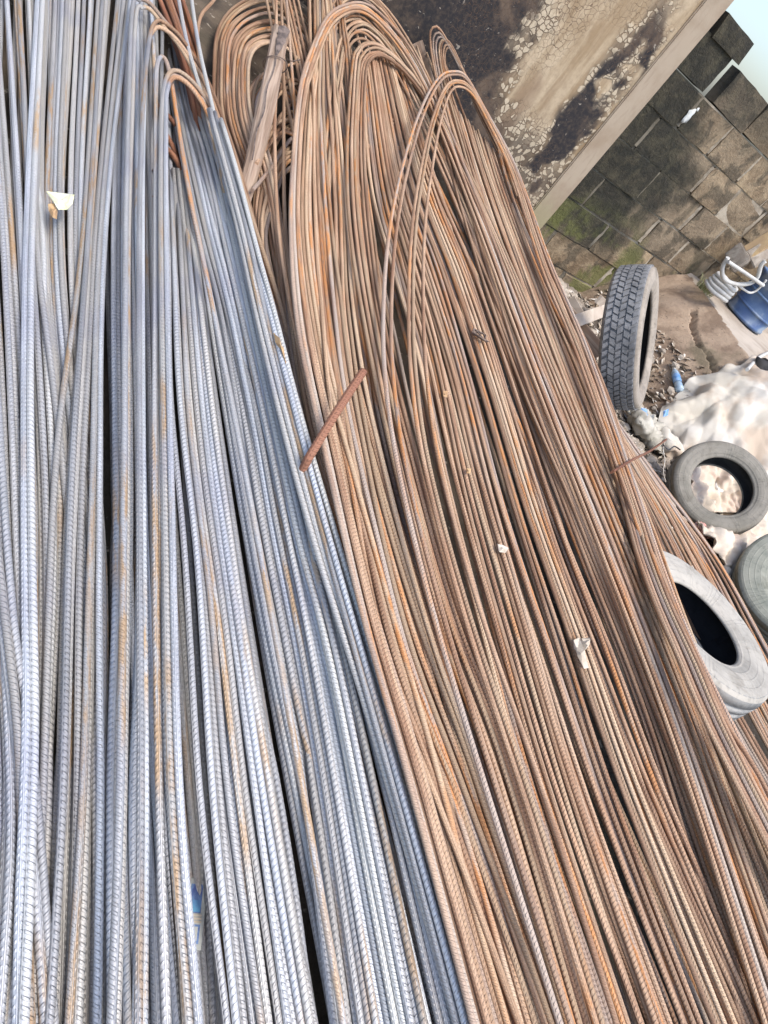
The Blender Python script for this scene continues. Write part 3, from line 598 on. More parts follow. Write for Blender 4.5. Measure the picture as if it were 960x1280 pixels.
strand(5, [(644, 250), (686, 345), (738, 455), (776, 560), (798, 650), (813, 700), (836, 762), (867, 830), (898, 905), (950, 1010), (1092, 1290)], [(634, 262), (670, 360), (716, 470), (749, 560), (776, 650), (790, 700), (813, 762), (842, 830), (874, 905), (926, 1010), (1065, 1290)],
       label='rusty rod bowed over the inner edge of the pale tyre', lift=LR, lay=(.8, 1.6), ext=(False, True), wander=.2, jit=.1, **Q)
H6o = [(690, 1290), (600, 1000), (535, 780), (492, 600), (475, 480), (474, 380), (484, 280), (507, 185), (528, 130), (546, 102), (562, 95), (579, 101), (602, 141), (641, 215), (682, 330), (728, 440), (783, 600), (850, 790), (955, 1010), (1080, 1290)]
H6i = [(760, 1290), (670, 1000), (595, 780), (545, 600), (527, 480), (523, 380), (527, 280), (541, 185), (552, 140), (560, 120), (570, 114), (585, 122), (603, 152), (636, 225), (672, 340), (716, 450), (768, 600), (832, 790), (935, 1010), (1060, 1290)]
for t_, nm in [(0, 'leftmost'), (.2, 'second'), (.62, 'third'), (.74, 'fourth'), (1, 'rightmost')]:
    pc = np.array(H6o)*(1-t_)+np.array(H6i)*t_
    strand(1, pc, pc, label=f'pale tan hairpin rod, {nm} of the five loops crossing the right pile', hair=True, dz=.045, lay=(1.8, 2.4), wander=0, jit=0, lift=[(0, 0), (3, 0), (6, .03), (10, 0), (19, 0)], **Q)
G = dict(a=FA, b=FB, dia=DR*1.05, rust=1., kind='r')
strand(22, [(676, 350), (718, 460), (766, 560), (808, 640), (850, 730), (905, 850), (1000, 1030), (1150, 1290)], [(686, 376), (745, 490), (824, 602), (862, 650), (905, 712), (964, 822), (1062, 1000), (1230, 1290)],
       label='rusty rod in the low fringe below the tyres', lay=(-.6, 1.1), ext=(False, True), **G)
strand(8, [(650, 300), (690, 430), (740, 540), (788, 640), (830, 760), (900, 900), (990, 1060), (1120, 1290)], [(674, 360), (718, 470), (768, 570), (812, 650), (850, 760), (925, 900), (1020, 1060), (1160, 1290)],
       label='dark rusty rod in the step above the low fringe', lay=(0, 1.5), dz=.08, ext=(False, True), **G)
strand(1, [(285, -25), (266, 2), (252, 18), (247, 40), (249, 75), (256, 112), (272, 170), (300, 260)], [(285, -25), (266, 2), (252, 18), (247, 40), (249, 75), (256, 112), (272, 170), (300, 260)],
       label='single thin rusty rod hooked in front of the black wall at the top', lay=(0, 0), ext=(False, False), wander=0, jit=0, a=RA-.1, b=RB, dia=.0125, rust=1., kind='r')
strand(30, [(398, 300), (466, 640), (545, 900), (660, 1290)], [(650, 300), (780, 640), (870, 900), (1080, 1290)], label='rusty rod in the buried layer of the right pile', lay=(-2.8, -1.7), **Q)

# settle the rods against each other, section by section
ST = np.arange(-1.95, 4.4, .05)
legs = []
for ri, r in enumerate(rods):
    p = r['p']; p[:, 2] += r['rank']
    ia = int(np.argmax(p[:, 1])); r['ya'] = p[ia, 1]; r['hair'] = 8 < ia < len(p)-8
    segs = [slice(0, ia+1), slice(ia, len(p))]
    for s in segs:
        q = p[s]
        if len(q) < 6: continue
        y = q[:, 1]; o_ = np.argsort(y, kind='stable'); lim = r['ya']-(.12 if r['hair'] else 0)
        legs.append(dict(ri=ri, s=s, y=y[o_], q=q[o_], lo=y.min(), hi=lim))
nL, nS = len(legs), len(ST)
X0 = np.full((nL, nS), np.nan); Z0 = X0.copy()
for i, l in enumerate(legs):
    k = (ST >= l['lo']) & (ST <= l['hi'])
    X0[i, k] = np.interp(ST[k], l['y'], l['q'][:, 0]); Z0[i, k] = np.interp(ST[k], l['y'], l['q'][:, 2])
rad = np.array([rods[l['ri']]['d']/2 for l in legs])
bur = np.array([rods[l['ri']]['rank'] < -1.35*rods[l['ri']]['d'] for l in legs])
DX = np.zeros_like(X0); DZ = np.zeros_like(X0)
kern = np.exp(-.5*(np.arange(-4, 5)/1.8)**2); kern /= kern.sum()
for rnd in range(7):
    for j in range(nS):
        k = np.where(~np.isnan(X0[:, j]))[0]
        if len(k) < 2: continue
        x = X0[k, j]+DX[k, j]; z = Z0[k, j]+DZ[k, j]; rr = rad[k][:, None]+rad[k][None, :]
        for it in range(4):
            dx = x[:, None]-x[None, :]; dz = z[:, None]-z[None, :]
            D = np.sqrt(dx*dx+dz*dz)+1e-9; ov = np.clip(rr*1.02-D, 0, None); np.fill_diagonal(ov, 0)
            x += .30*(ov*dx/D).sum(1); z += .42*(ov*dz/D).sum(1)
            z[bur[k]] = np.minimum(z[bur[k]], Z0[k, j][bur[k]]); z += (Z0[k, j]-z)*.03; x += (X0[k, j]-x)*.12
        DX[k, j] = x-X0[k, j]; DZ[k, j] = z-Z0[k, j]
    if rnd < 6:
        for A in (DX, DZ):
            Wt = (~np.isnan(X0)).astype(float)
            num = np.array([np.convolve(a, kern, 'same') for a in A*Wt]); den = np.array([np.convolve(a, kern, 'same') for a in Wt])
            A[:] = np.where(Wt > 0, num/np.maximum(den, 1e-6), 0)
for i, l in enumerate(legs):
    r = rods[l['ri']]; k = ~np.isnan(X0[i])
    if k.sum() < 2: continue
    y = r['p'][l['s'], 1]
    wgt = np.clip((r['ya']-y)/.35, 0, 1) if r['hair'] else np.ones(len(y))
    a, b = np.convolve(np.pad(DX[i][k], 2, 'edge'), [.1, .2, .4, .2, .1], 'valid'), np.convolve(np.pad(DZ[i][k], 2, 'edge'), [.1, .2, .4, .2, .1], 'valid')
    st = l['s'].start
    if st > 0: y = y[1:]; wgt = wgt[1:]; sl = slice(st+1, l['s'].stop)
    else: sl = l['s']
    r['p'][sl, 0] += wgt*np.interp(y, ST[k], a); r['p'][sl, 2] += wgt*np.interp(y, ST[k], b)
    r['p'][sl, 1] += 0
for r in rods:
    nm, m, ct = ('steel_rod', M_blue, 'steel rod') if r['kind'] == 'b' else ('rusty_rod', M_rust, 'rusty rod')
    if r['label'].startswith('coarse'): m = M_stub
    # thin out rings on the straight stretches
    p, ru = r['p'], r['rust']; keep = [0]; 
    tt = np.diff(p, axis=0); tt /= np.linalg.norm(tt, axis=1)[:, None]+1e-12
    acc = 0; last = 0
    for i in range(1, len(p)-1):
        if i-last >= 3 or (tt[i]@tt[last]) < math.cos(.07): keep.append(i); last = i
    keep.append(len(p)-1)
    o = tube(nm, p[keep], r['d']/2, m, None, 10, rng.uniform(0, 6.28), ru[keep])
    tag(o, r['label'], ct, LAB_B if r['kind'] == 'b' else LAB_R)
print('rods', len(rods), 'legs', nL)
#PART2
# ------------------------------------------------------------------ tyres
def lathe(name, prof, m, parent, seg=96, closed=False, smooth=True):
    v = []
    for i in range(seg):
        a = 2*math.pi*i/seg
        for r_, h in prof: v.append((r_*math.cos(a), r_*math.sin(a), h))
    n = len(prof); f = []
    for i in range(seg):
        i2 = (i+1) % seg
        for j in range(n-1): f.append((i*n+j, i2*n+j, i2*n+j+1, i*n+j+1))
    return mesh(name, v, f, m, parent, smooth)
def tyre(label, ctr, axis, Ro, wd, rb, mats, grooves=3, blocks=False, ref=(0, 0, 1), pitch=64):
    mt, ms, ml = mats; M = frame(ctr, ref, axis)
    root = empty('tyre', mat=M); tag(root, label, 'tyre', 'old tyres beside the pile')
    hw = wd/2; dR = Ro-rb
    tw = hw*.80
    prof = []
    gx_ = np.linspace(-tw, tw, grooves+2)[1:-1] if not blocks else []
    pts = [(-tw, Ro-.010)]
    for g_ in gx_:
        pts += [(g_-.006, Ro-.002), (g_-.004, Ro-.011), (g_+.004, Ro-.011), (g_+.006, Ro-.002)]
    pts += [(tw, Ro-.010)]
    if blocks: pts = [(-tw, Ro-.016), (-tw*.5, Ro-.012), (0, Ro-.011), (tw*.5, Ro-.012), (tw, Ro-.016)]
    lathe('tread', [(r_, h) for h, r_ in pts], mt, root)
    for sg in (-1, 1):
        sw = [(tw, Ro-.010-(.006 if blocks else 0)), (tw+.012, Ro-.02), (tw+.018, Ro-.034), (hw*.97, Ro-dR*.36), (hw, Ro-dR*.52), (hw*.985, Ro-dR*.60), (hw*.99, Ro-dR*.62), (hw*.93, Ro-dR*.78), (hw*.86, rb+dR*.12), (hw*.84, rb+dR*.10), (hw*.84, rb+dR*.05), (hw*.78, rb), (hw*.70, rb-.004), (hw*.64, rb+.004)]
        q = lathe('sidewall', [(r_, sg*h) for h, r_ in sw], ms, root)
        if sg > 0: q.data.flip_normals()
    li = [(-hw*.64, rb+.004), (-hw*.70, rb+dR*.15), (-hw*.88, rb+dR*.45), (-hw*.8, Ro-.05), (-hw*.5, Ro-.026), (0, Ro-.024), (hw*.5, Ro-.026), (hw*.8, Ro-.05), (hw*.88, rb+dR*.45), (hw*.70, rb+dR*.15), (hw*.64, rb+.004)]
    lathe('inner_liner', [(r_, h) for h, r_ in li], ml, root)
    # shoulder lugs
    bm = bmesh.new(); ncol = 5 if blocks else 2
    for i in range(pitch):
        for c_ in range(ncol):
            if blocks:
                h0 = -tw+c_*2*tw/5+.004; h1 = h0+2*tw/5-.008; wz = .62 if c_ in (0, 4) else .74
                off = .5*(c_ % 2)+random.uniform(-.04, .04)
                r0, r1 = Ro-.02, Ro-(.004 if c_ in (0, 4) else .001)
                sk = .35*(1 if c_ % 2 else -1)
            else:
                sg = -1 if c_ == 0 else 1; h0, h1 = sorted((sg*tw*.98, sg*(tw+.014))); wz = .66; off = 0; r0, r1 = Ro-.045, Ro-.011; sk = 0
            a0 = 2*math.pi*(i+off)/pitch; a1 = a0+2*math.pi*wz/pitch; da = 2*math.pi/pitch*sk
            vs = []
            for rr_ in (r0, r1):
                for (a_, h_) in ((a0-da/2, h0), (a1-da/2, h0), (a1+da/2, h1), (a0+da/2, h1)):
                    r2_ = rr_-(.012 if (not blocks and rr_ == r1 and abs(h_) > tw*.99) else 0)
                    vs.append(bm.verts.new((r2_*math.cos(a_), r2_*math.sin(a_), h_)))
            for f_ in ((4, 5, 6, 7), (0, 1, 5, 4), (1, 2, 6, 5), (2, 3, 7, 6), (3, 0, 4, 7)): bm.faces.new([vs[q] for q in f_])
    o = bmobj('tread_blocks', bm, mt, root); tag(o, kind='stuff')
    return root
def axis_to(px, py, face, dx, dy):
    vdir = ray(px, py); vdir /= np.linalg.norm(vdir); im = CX*dx+CY*dy; im = im-im@vdir*vdir; im /= np.linalg.norm(im)
    return -vdir*face+im*math.sqrt(1-face*face)
tyre('worn truck tyre with blocky tread standing on edge by the mouldy wall', ond(787, 424, 4.05), axis_to(787, 424, .13, 1, .02), .43, .225, .29, RUB1, blocks=True, pitch=62)
tyre('grey tyre propped on the white sack with scraps of cloth inside it', ond(896, 612, 4.2), axis_to(896, 612, .84, .82, -.57), .312, .19, .195, RUB2, pitch=70)
tyre('pale dusty tyre lying among the rusty rods at the edge of the pile', ond(858, 789, 2.44), axis_to(858, 789, .38, .84, -.55), .332, .18, .178, RUB4, pitch=72, ref=(0, 1, 0))
tyre('olive-grey tyre cut off by the right edge below the propped one', ond(1012, 742, 3.75), axis_to(1012, 742, .80, .6, -.8), .40, .20, .22, RUB3, pitch=70)

# ------------------------------------------------------------------ cloths
CD = []
_r = random.Random(4)
for k_ in range(9):
    a_ = _r.uniform(0, math.pi); CD.append((math.cos(a_), math.sin(a_), _r.uniform(-.3, .3), _r.uniform(2.2, 9), _r.uniform(0, 2)))
def crease(p):
    q = p+.10*noise.noise_vector(p*1.7); h = 0
    for dx, dy, dz, f, ph in CD:
        m = noise.noise(Vector((p.x*1.3+ph*9, p.y*1.3, f)))+.35
        if m > 0: h += min(m, .6)*abs(((q.x*dx+q.y*dy+q.z*dz)*f+ph) % 2-1)/f-min(m, .6)*.5/f
    return h
def surf(x, y): return max(ground_z(x, y), apron_z(x, y) if 3.95 < x < 9 and 1.6 < y < YW else -1)
def patch(name, net, m, parent=None, nu=60, nv=60, amp=.03, sc_=5, ridge=.5, thick=.006, seed=0, fine=.3, rad=None, zk=None, over=True, crk=.55, sm=.6, cs=3.6):
    net = np.array(net, float)                                 # rows x cols x (px, py, z)
    if zk: net[..., 2] = zk[0]+(net[..., 2]-zk[0])*zk[1]
    W = np.array([[onf(q[0], q[1], lambda x, y: surf(x, y)+q[2]) if over else onz(*q) for q in row] for row in net])
    def up(a, n):
        out = []
        for row in a: c_ = catmull(row, max(2, int(n/(len(row)-1)))); out.append(c_)
        return np.array(out)
    G_ = up(W, nv); G_ = up(G_.transpose(1, 0, 2), nu).transpose(1, 0, 2)
    a, b = G_.shape[:2]
    du = np.gradient(G_, axis=0); dv = np.gradient(G_, axis=1); nn = np.cross(du, dv); nn /= np.linalg.norm(nn, axis=2)[..., None]+1e-9
    if nn[..., 2].mean() < 0: nn = -nn
    V_ = G_.copy()
    for i in range(a):
        for j in range(b):
            p = Vector(G_[i, j])+Vector((seed*3.1, 0, 0)); pw_ = p+.08*noise.noise_vector(p*4)
            n1 = 1-abs(noise.noise(pw_*sc_))*2; n2 = noise.noise(pw_*sc_*.6); n3 = 1-abs(noise.noise(pw_*sc_*2.7))*2
            f1 = (1-abs(noise.noise(pw_*sc_)))**4; f2 = (1-abs(noise.noise(pw_*sc_*2.1+Vector((7, 0, 0)))))**4
            if rad is not None:
                q_ = p-Vector(rad); dd = q_.length; an = math.atan2(q_.y, q_.x)
                f3 = (1-abs(noise.noise(Vector((an*3.2+.5*noise.noise(p*2.5), dd*.9, 3)))*1.6)); f3 = max(f3, 0)**3*min(1, dd*3)*max(.25, 1.1-dd*.7)
                f4 = (1-abs(noise.noise(Vector((an*7+.8*noise.noise(p*3), dd*1.6, 8)))*1.6)); f4 = max(f4, 0)**4*min(1, dd*3)*max(.1, 1-dd)
                V_[i, j] += nn[i, j]*(.018*f3**1.6+.012*f4**1.6)
            V_[i, j] += nn[i, j]*(crk*crease(p*cs)/cs+.004*f2)
            V_[i, j] += nn[i, j]*amp*sm*(ridge*1.1*f1+.7*n2+fine*1.8*f2)
    o = mesh(name, V_.reshape(-1, 3), grid_faces(a, b), m, parent, True)
    md = o.modifiers.new('thickness', 'SOLIDIFY'); md.thickness = thick; md.offset = -1
    return o
sack = empty('sack', onz(890, 520, .3)); sinv = sack.matrix_basis.inverted(); sinv = Matrix.Translation(-Vector(onz(890, 520, .3)))
tag(sack, 'large bulging dusty white sack spread in front of the cracked concrete', 'sack')
SN = [[(818, 552), (826, 522), (838, 500), (862, 480), (895, 463), (928, 457), (958, 463), (990, 478), (1030, 500)],
      [(822, 550), (832, 526), (848, 508), (872, 492), (903, 477), (936, 470), (966, 478), (1000, 494), (1040, 515)],
      [(827, 552), (843, 538), (863, 524), (888, 510), (918, 500), (950, 496), (985, 504), (1020, 516), (1060, 530)],
      [(832, 556), (850, 550), (872, 542), (900, 534), (930, 530), (962, 528), (1000, 534), (1036, 545), (1075, 555)],
      [(836, 562), (858, 562), (882, 560), (910, 562), (940, 566), (970, 570), (1008, 576), (1050, 585), (1090, 595)],
      [(840, 568), (864, 574), (890, 584), (918, 598), (946, 612), (974, 622), (1012, 630), (1055, 635), (1100, 640)],
      [(842, 574), (868, 588), (896, 606), (926, 632), (954, 654), (978, 666), (1015, 675), (1060, 680), (1105, 685)]]
q = patch('cloth', [[(p_[0], p_[1], .012+.12*math.sin(min(1, i/6)*math.pi)**.6*min(1, .15+j/3)*(1 if 0 < i < 6 else 0)) for j, p_ in enumerate(r_)] for i, r_ in enumerate(SN)],
          M_sack, sack, 110, 126, .022, 3.0, .6, .006, 1, .3, onz(826, 556, .3), crk=.75, sm=.5, cs=1.7); q.matrix_parent_inverse = sinv
q = patch('neck', [[(820, 545, .02), (830, 538, .10), (842, 546, .12), (850, 560, .10)], [(826, 560, .06), (838, 556, .12), (850, 562, .12), (858, 572, .1)], [(838, 578, .01), (846, 574, .04), (856, 578, .04), (864, 584, .02)]],
          M_sack, sack, 30, 30, .02, 9, .8, .006, 4, .15); q.matrix_parent_inverse = sinv
st_ = [onz(832, 548, .36), onz(829, 562, .34), onz(831, 575, .30), onz(829, 590, .30), onz(832, 602, .32)]
q = tube('tie_string', resample(catmull(np.array(st_), 8), .01), .0035, M_sack, sack, 6); q.matrix_parent_inverse = sinv
q = tube('tie_string', resample(catmull(np.array([onz(829, 556, .36), onz(836, 562, .36), onz(843, 558, .36), onz(850, 562, .34)]), 8), .01), .005, M_dark, sack, 6); q.matrix_parent_inverse = sinv

def cloth(name, label, cat, net, m, **k):
    o = patch(name, net, m, **k); tag(o, label, cat); return o
cloth('rag', 'crumpled cream cloth heaped below the propped grey tyre', 'cloth',
      [[(868, 655, 0.065), (895, 655, 0.080), (925, 650, 0.100), (955, 640, 0.110), (985, 640, 0.090)], [(878, 670, 0.090), (903, 668, 0.130), (928, 664, 0.140), (958, 654, 0.140), (990, 660, 0.090)],
       [(890, 690, 0.080), (910, 686, 0.120), (932, 682, 0.120), (958, 674, 0.120), (990, 680, 0.090)], [(900, 712, 0.040), (918, 708, 0.070), (936, 704, 0.070), (960, 698, 0.070), (990, 700, 0.040)], [(905, 735, 0.010), (922, 732, 0.010), (940, 728, 0.010), (960, 722, 0.010), (990, 722, 0.010)]],
      M_rag, nu=60, nv=60, amp=.05, sc_=6, ridge=.9, seed=2, fine=.4)
cloth('rag', 'pinkish cloth scrap poking out under the propped grey tyre', 'cloth', [[(868, 655, 0.059), (880, 652, 0.066), (892, 655, 0.059)], [(872, 664, 0.073), (884, 662, 0.080), (894, 664, 0.069)], [(880, 674, 0.066), (888, 673, 0.069), (896, 674, 0.051)]], M_pink, nu=20, nv=20, amp=.03, sc_=9, seed=5)
cloth('rag', 'pink crumpled cloth by the right edge above the olive tyre', 'cloth', [[(932, 652, 0.090), (948, 644, 0.108), (965, 648, 0.099)], [(930, 664, 0.108), (948, 662, 0.125), (968, 662, 0.099)], [(936, 674, 0.090), (950, 674, 0.108), (966, 674, 0.081)]], M_pink, nu=24, nv=24, amp=.05, sc_=7, seed=9)
cloth('rag', 'pale creased cloth seen through the middle of the propped tyre', 'cloth', [[(855, 570, 0.098), (885, 560, 0.154), (915, 565, 0.168), (940, 580, 0.168)], [(858, 590, 0.112), (885, 584, 0.168), (912, 590, 0.168), (940, 605, 0.154)], [(860, 612, 0.084), (888, 612, 0.112), (912, 615, 0.112), (940, 625, 0.098)], [(865, 640, 0.014), (890, 642, 0.042), (915, 640, 0.042), (940, 640, 0.042)]],
      M_rag, nu=45, nv=45, amp=.045, sc_=7, ridge=.9, seed=12, fine=.4)
cloth('film', 'greyish torn film lying between the truck tyre and the sack', 'plastic film', [[(780, 512, 0.032), (796, 514, 0.080), (812, 522, 0.080), (824, 534, 0.048)], [(790, 524, 0.064), (802, 530, 0.112), (814, 540, 0.112), (824, 552, 0.064)], [(800, 542, 0.016), (810, 550, 0.048), (818, 560, 0.048), (826, 570, 0.016)]],
      mat_simple('grimy_film', (.52, .49, .42), (.36, .34, .28), 12, .6), nu=36, nv=36, amp=.03, sc_=9, ridge=.9, seed=15, fine=.8)
bm = bmesh.new(); blob(bm, onf(881, 620, surf)+np.array([0, 0, .09]), .045, (1, 1, .7), 3, .35, 4, 2); o = bmobj('foam_lump', bm, M_foam, None, True)
tag(o, 'small bright white foam lump inside the propped tyre', 'foam')

# ------------------------------------------------------------------ bottle, bucket, hoses
pb, pc = onf(845, 492, apron_z)+np.array([0, 0, .035]), onf(838, 463, apron_z)+np.array([0, 0, .03]); ax_ = pc-pb; L_ = np.linalg.norm(ax_)
bt = empty('bottle', mat=frame(pb, (1, 0, 0), ax_)); tag(bt, 'crushed blue-labelled plastic water bottle lying below the cracked concrete', 'bottle')
M_clear = mat_simple('pale_blue_plastic', (.28, .40, .52), (.45, .55, .62), 14, .25)
lathe('body', [(0, 0), (.026, .002), (.031, .01), (.030, L_*.25), (.028, L_*.3)], M_clear, bt, 20)
lathe('label', [(.0305, L_*.3), (.0315, L_*.31), (.031, L_*.62), (.030, L_*.63)], M_bluec, bt, 20)
lathe('shoulder', [(.0298, L_*.63), (.029, L_*.72), (.020, L_*.85), (.012, L_*.9)], M_clear, bt, 20)
lathe('cap', [(.0135, L_*.9), (.0145, L_*.91), (.0145, L_*.99), (.0, L_)], M_hose, bt, 16)

bp = ony(962, 370, 4.12); bp[2] = .79
bk = empty('bucket', bp); tag(bk, 'blue plastic drum standing on the concrete at the right edge', 'bucket')
lathe('drum_body', [(0, .0), (.20, .0), (.215, .012), (.215, .03), (.205, .035), (.225, .38), (.235, .385), (.235, .41), (.215, .41), (.2, .05), (0, .045)], M_bluep, bk, 56)
for z_, rr_ in ((.12, .214), (.25, .221)): lathe('hoop', [(rr_-.004, z_-.012), (rr_+.008, z_-.006), (rr_+.008, z_+.006), (rr_-.004, z_+.012)], M_bluep, bk, 56)
def hose(label, pts, r_, m=M_hose, name='hose', cat='hose', k=10):
    o = tube(name, resample(catmull(np.array(pts), 10), .012), r_, m, None, k); return tag(o, label, cat)
Y0 = 3.84
hose('pale bent tube looping in a wide U in front of the blue drum', [ony(x, y, Y0) for x, y in [(910, 322), (903, 334), (905, 348), (920, 355), (938, 354), (947, 346), (951, 332), (957, 326)]], .017)
hose('straight pale tube slanting across the blue drum', [ony(x, y, Y0-.03) for x, y in [(910, 327), (922, 335), (940, 347), (954, 357)]], .014)
hose('thin pale tube curling under the U-shaped one', [ony(x, y, Y0+.02) for x, y in [(921, 355), (930, 362), (938, 366), (947, 362), (958, 350)]], .009)
hose('dark thin hose trailing on the concrete from the blue drum', [onz(x, y, .80) for x, y in [(912, 366), (922, 380), (932, 390), (942, 396), (950, 402)]], .012, M_wire)
hose('pale thin hose curving over the black bundle by the sack', [onz(x, y, .80) for x, y in [(934, 462), (941, 454), (950, 446), (964, 440), (985, 438)]], .014)
# stacked coil of flat hose
cc = ony(903, 357, 4.0); root = empty('hose_coil', cc); tag(root, 'stacked coil of pale flat hose beside the grass tuft', 'hose coil')
for i in range(4):
    th = np.linspace(0, 2*math.pi, 30); rr_ = .135-.006*i
    p_ = np.stack([rr_*np.cos(th), rr_*.8*np.sin(th), np.full(30, i*.034-.06)+.004*np.sin(th*3+i)], 1)
    tube('turn', p_, .018, M_hose, root, 8)
def chunk(name, label, cat, c, s, rot, m, jit=.012, bev=.008, parent=None):
    bm = bmesh.new(); r_ = bmesh.ops.create_cube(bm, size=1)
    for q_ in r_['verts']: q_.co = Vector((q_.co[i]*s[i]+random.uniform(-jit, jit) for i in range(3)))
    if bev: bmesh.ops.bevel(bm, geom=bm.edges[:], offset=bev, segments=2, affect='EDGES')
    bmesh.ops.subdivide_edges(bm, edges=[e for e in bm.edges if e.calc_length() > .05], cuts=2, use_grid_fill=True)
    for q_ in bm.verts: q_.co += .5*jit*noise.noise_vector(q_.co*14+Vector(c))
    o = bmobj(name, bm, m, parent); o.location = c; o.rotation_euler = rot
    if label: tag(o, label, cat)
    return o
chunk('concrete_chunk', 'grey-green concrete lump against the wall above the pale tubes', 'concrete lump', ony(923, 322, 4.30), (.20, .16, .15), (.2, .1, .4), M_stone)
chunk('concrete_chunk', 'mottled stone chunk wedged behind the blue drum', 'concrete lump', ony(944, 318, 4.3), (.18, .16, .16), (.3, .4, 1.), M_stone)
chunk('ochre_board', 'ochre-yellow board end leaning on the wall at the right edge', 'board', ony(957, 304, 4.3), (.13, .12, .34), (.1, .25, .3), M_yelst)
bm = bmesh.new(); blob(bm, onz(962, 474, .78), .20, (1.2, 1, .55), 3, .3, 6, 7); o = bmobj('black_bundle', bm, M_dark, None, True); tag(o, 'black plastic bundle behind the white sack at the right edge', 'bundle')

# planks by the truck tyre
def plank(label, p0, p1, wd, th, m=M_slat, name='plank', up=(0, 0, 1)):
    p0, p1 = np.array(p0), np.array(p1); d = p1-p0; L = np.linalg.norm(d); M = frame((p0+p1)/2, up, d)
    bm = bmesh.new(); r_ = bmesh.ops.create_cube(bm, size=1)
    for q_ in r_['verts']: q_.co = Vector((q_.co.x*th, q_.co.y*wd, q_.co.z*L))
    bmesh.ops.bevel(bm, geom=bm.edges[:], offset=.003, segments=1, affect='EDGES')
    o = bmobj(name, bm, m); o.matrix_world = M; return tag(o, label, 'plank')
plank('pale plank lying level from the rods towards the truck tyre', onz(715, 403, .42), onz(762, 386, .46), .085, .03, up=-ray(735, 395))
plank('short pale plank standing up left of the truck tyre', onz(713, 374, .40), onz(728, 400, .40), .07, .025, up=-ray(718, 386))
plank('grey plank end poking from behind the truck tyre tread', onz(748, 374, .40), onz(768, 392, .30), .07, .025, up=-ray(750, 380))
plank('brownish plank lying beside the rods below the pale ones', onz(706, 388, .36), onz(752, 442, .34), .10, .03, M_wood, up=-ray(730, 420))
plank('weathered brown board upright behind the loops of the right pile', ony(519, 54, 4.30), ony(548, 150, 4.20), .09, .02, M_wood, up=-ray(530, 100))

# ------------------------------------------------------------------ timber post on the rods
tA, tB = ons(354, 40, RA+.12, RB), ons(297, 275, RA-.10, RB); tD = tB-tA; tL = np.linalg.norm(tD)
vw = -ray(330, 140); tz = -tD/tL; side = np.cross(tz, vw); side /= np.linalg.norm(side)
if side@CX < 0: side = -side
M = frame(tB, side, tz); post = empty('timber_post', mat=M)
tag(post, 'weathered split timber post with a dark jagged top leaning on the rusty loops', 'timber post')
yo = 1 if Vector(M.col[1][:3]).dot(Vector(vw)) > 0 else -1
# cross-section: broad worn face, narrow sawn facet on the right
SEC = [(-.040, .006), (-.034, .020), (-.018, .027), (.004, .029), (.022, .026), (.036, .008), (.038, -.016), (.022, -.028), (-.012, -.028), (-.034, -.018)]
v_ = []; nz = 46; ns_ = len(SEC)
for i in range(nz):
    u_ = i/(nz-1); w_ = .86+.20*u_-.05*math.sin(u_*9)
    for j, (sx, sy) in enumerate(SEC):
        w_ *= .985
        g_ = .86+.06*noise.noise(Vector((j*1.7, u_*3, 0)))+.03*noise.noise(Vector((j*3.1, u_*11, 4)))
        zz = u_*tL
        if i == nz-1: zz -= .05*max(0, noise.noise(Vector((j*1.3, 3, 1)))+.3)+(.035 if j in (2, 3) else 0)
        v_.append((sx*w_*g_+.008*math.sin(u_*4), yo*sy*w_*g_+.006*math.sin(u_*3+1), zz))
mesh('shaft', v_, grid_faces(nz, ns_, True), M_wood, post)
top = [v_[(nz-1)*ns_+j] for j in range(ns_)]; cc_ = np.mean(top, 0)-np.array([0, 0, .035])
inn = [tuple(np.array(p_)*.55+cc_*.45) for p_ in top]
mesh('dark_end', top+inn+[tuple(cc_)], [(j, (j+1) % ns_, ns_+(j+1) % ns_, ns_+j) for j in range(ns_)]+[(ns_+j, ns_+(j+1) % ns_, 2*ns_) for j in range(ns_)], M_woodend, post)
V_ = []
for i in range(14):
    u_ = i/13; ww = .020*(1-u_)**.7*(1+.5*noise.noise(Vector((i*.6, 0, 2))))+.002; xx = .002-.006*u_
    for q_ in (-1, 0, 1): V_.append((xx+q_*ww, yo*(.0325+.002*(1-abs(q_))), tL*(.985-.17*u_)-.012*abs(q_)))
mesh('dark_face', V_, grid_faces(14, 3), M_woodend, post)  # dark wedge narrowing down the broad face from the top end
ck = [(-.004+.004*math.sin(k_*1.3), yo*(.0300+.0006*k_ % .001), tL*(.80-.05*k_)) for k_ in range(12)]
tube('split_crack', resample(catmull(np.array(ck), 4), .01), .0022, M_woodend, post, 5)
zt = tL*.80; ring = []
for k_ in range(31):
    t_ = 2*math.pi*k_/30; ring.append((.043*math.cos(t_), yo*.033*math.sin(t_), zt+.012*math.cos(t_)))
tube('wire_tie', np.array(ring), .0022, M_wire, post, 6)
tube('wire_tie', resample(catmull(np.array([(.03, yo*.034, zt+.008), (.05, yo*.045, zt-.01), (.08, yo*.05, zt+.01)]), 8), .005), .0018, M_wire, post, 5)

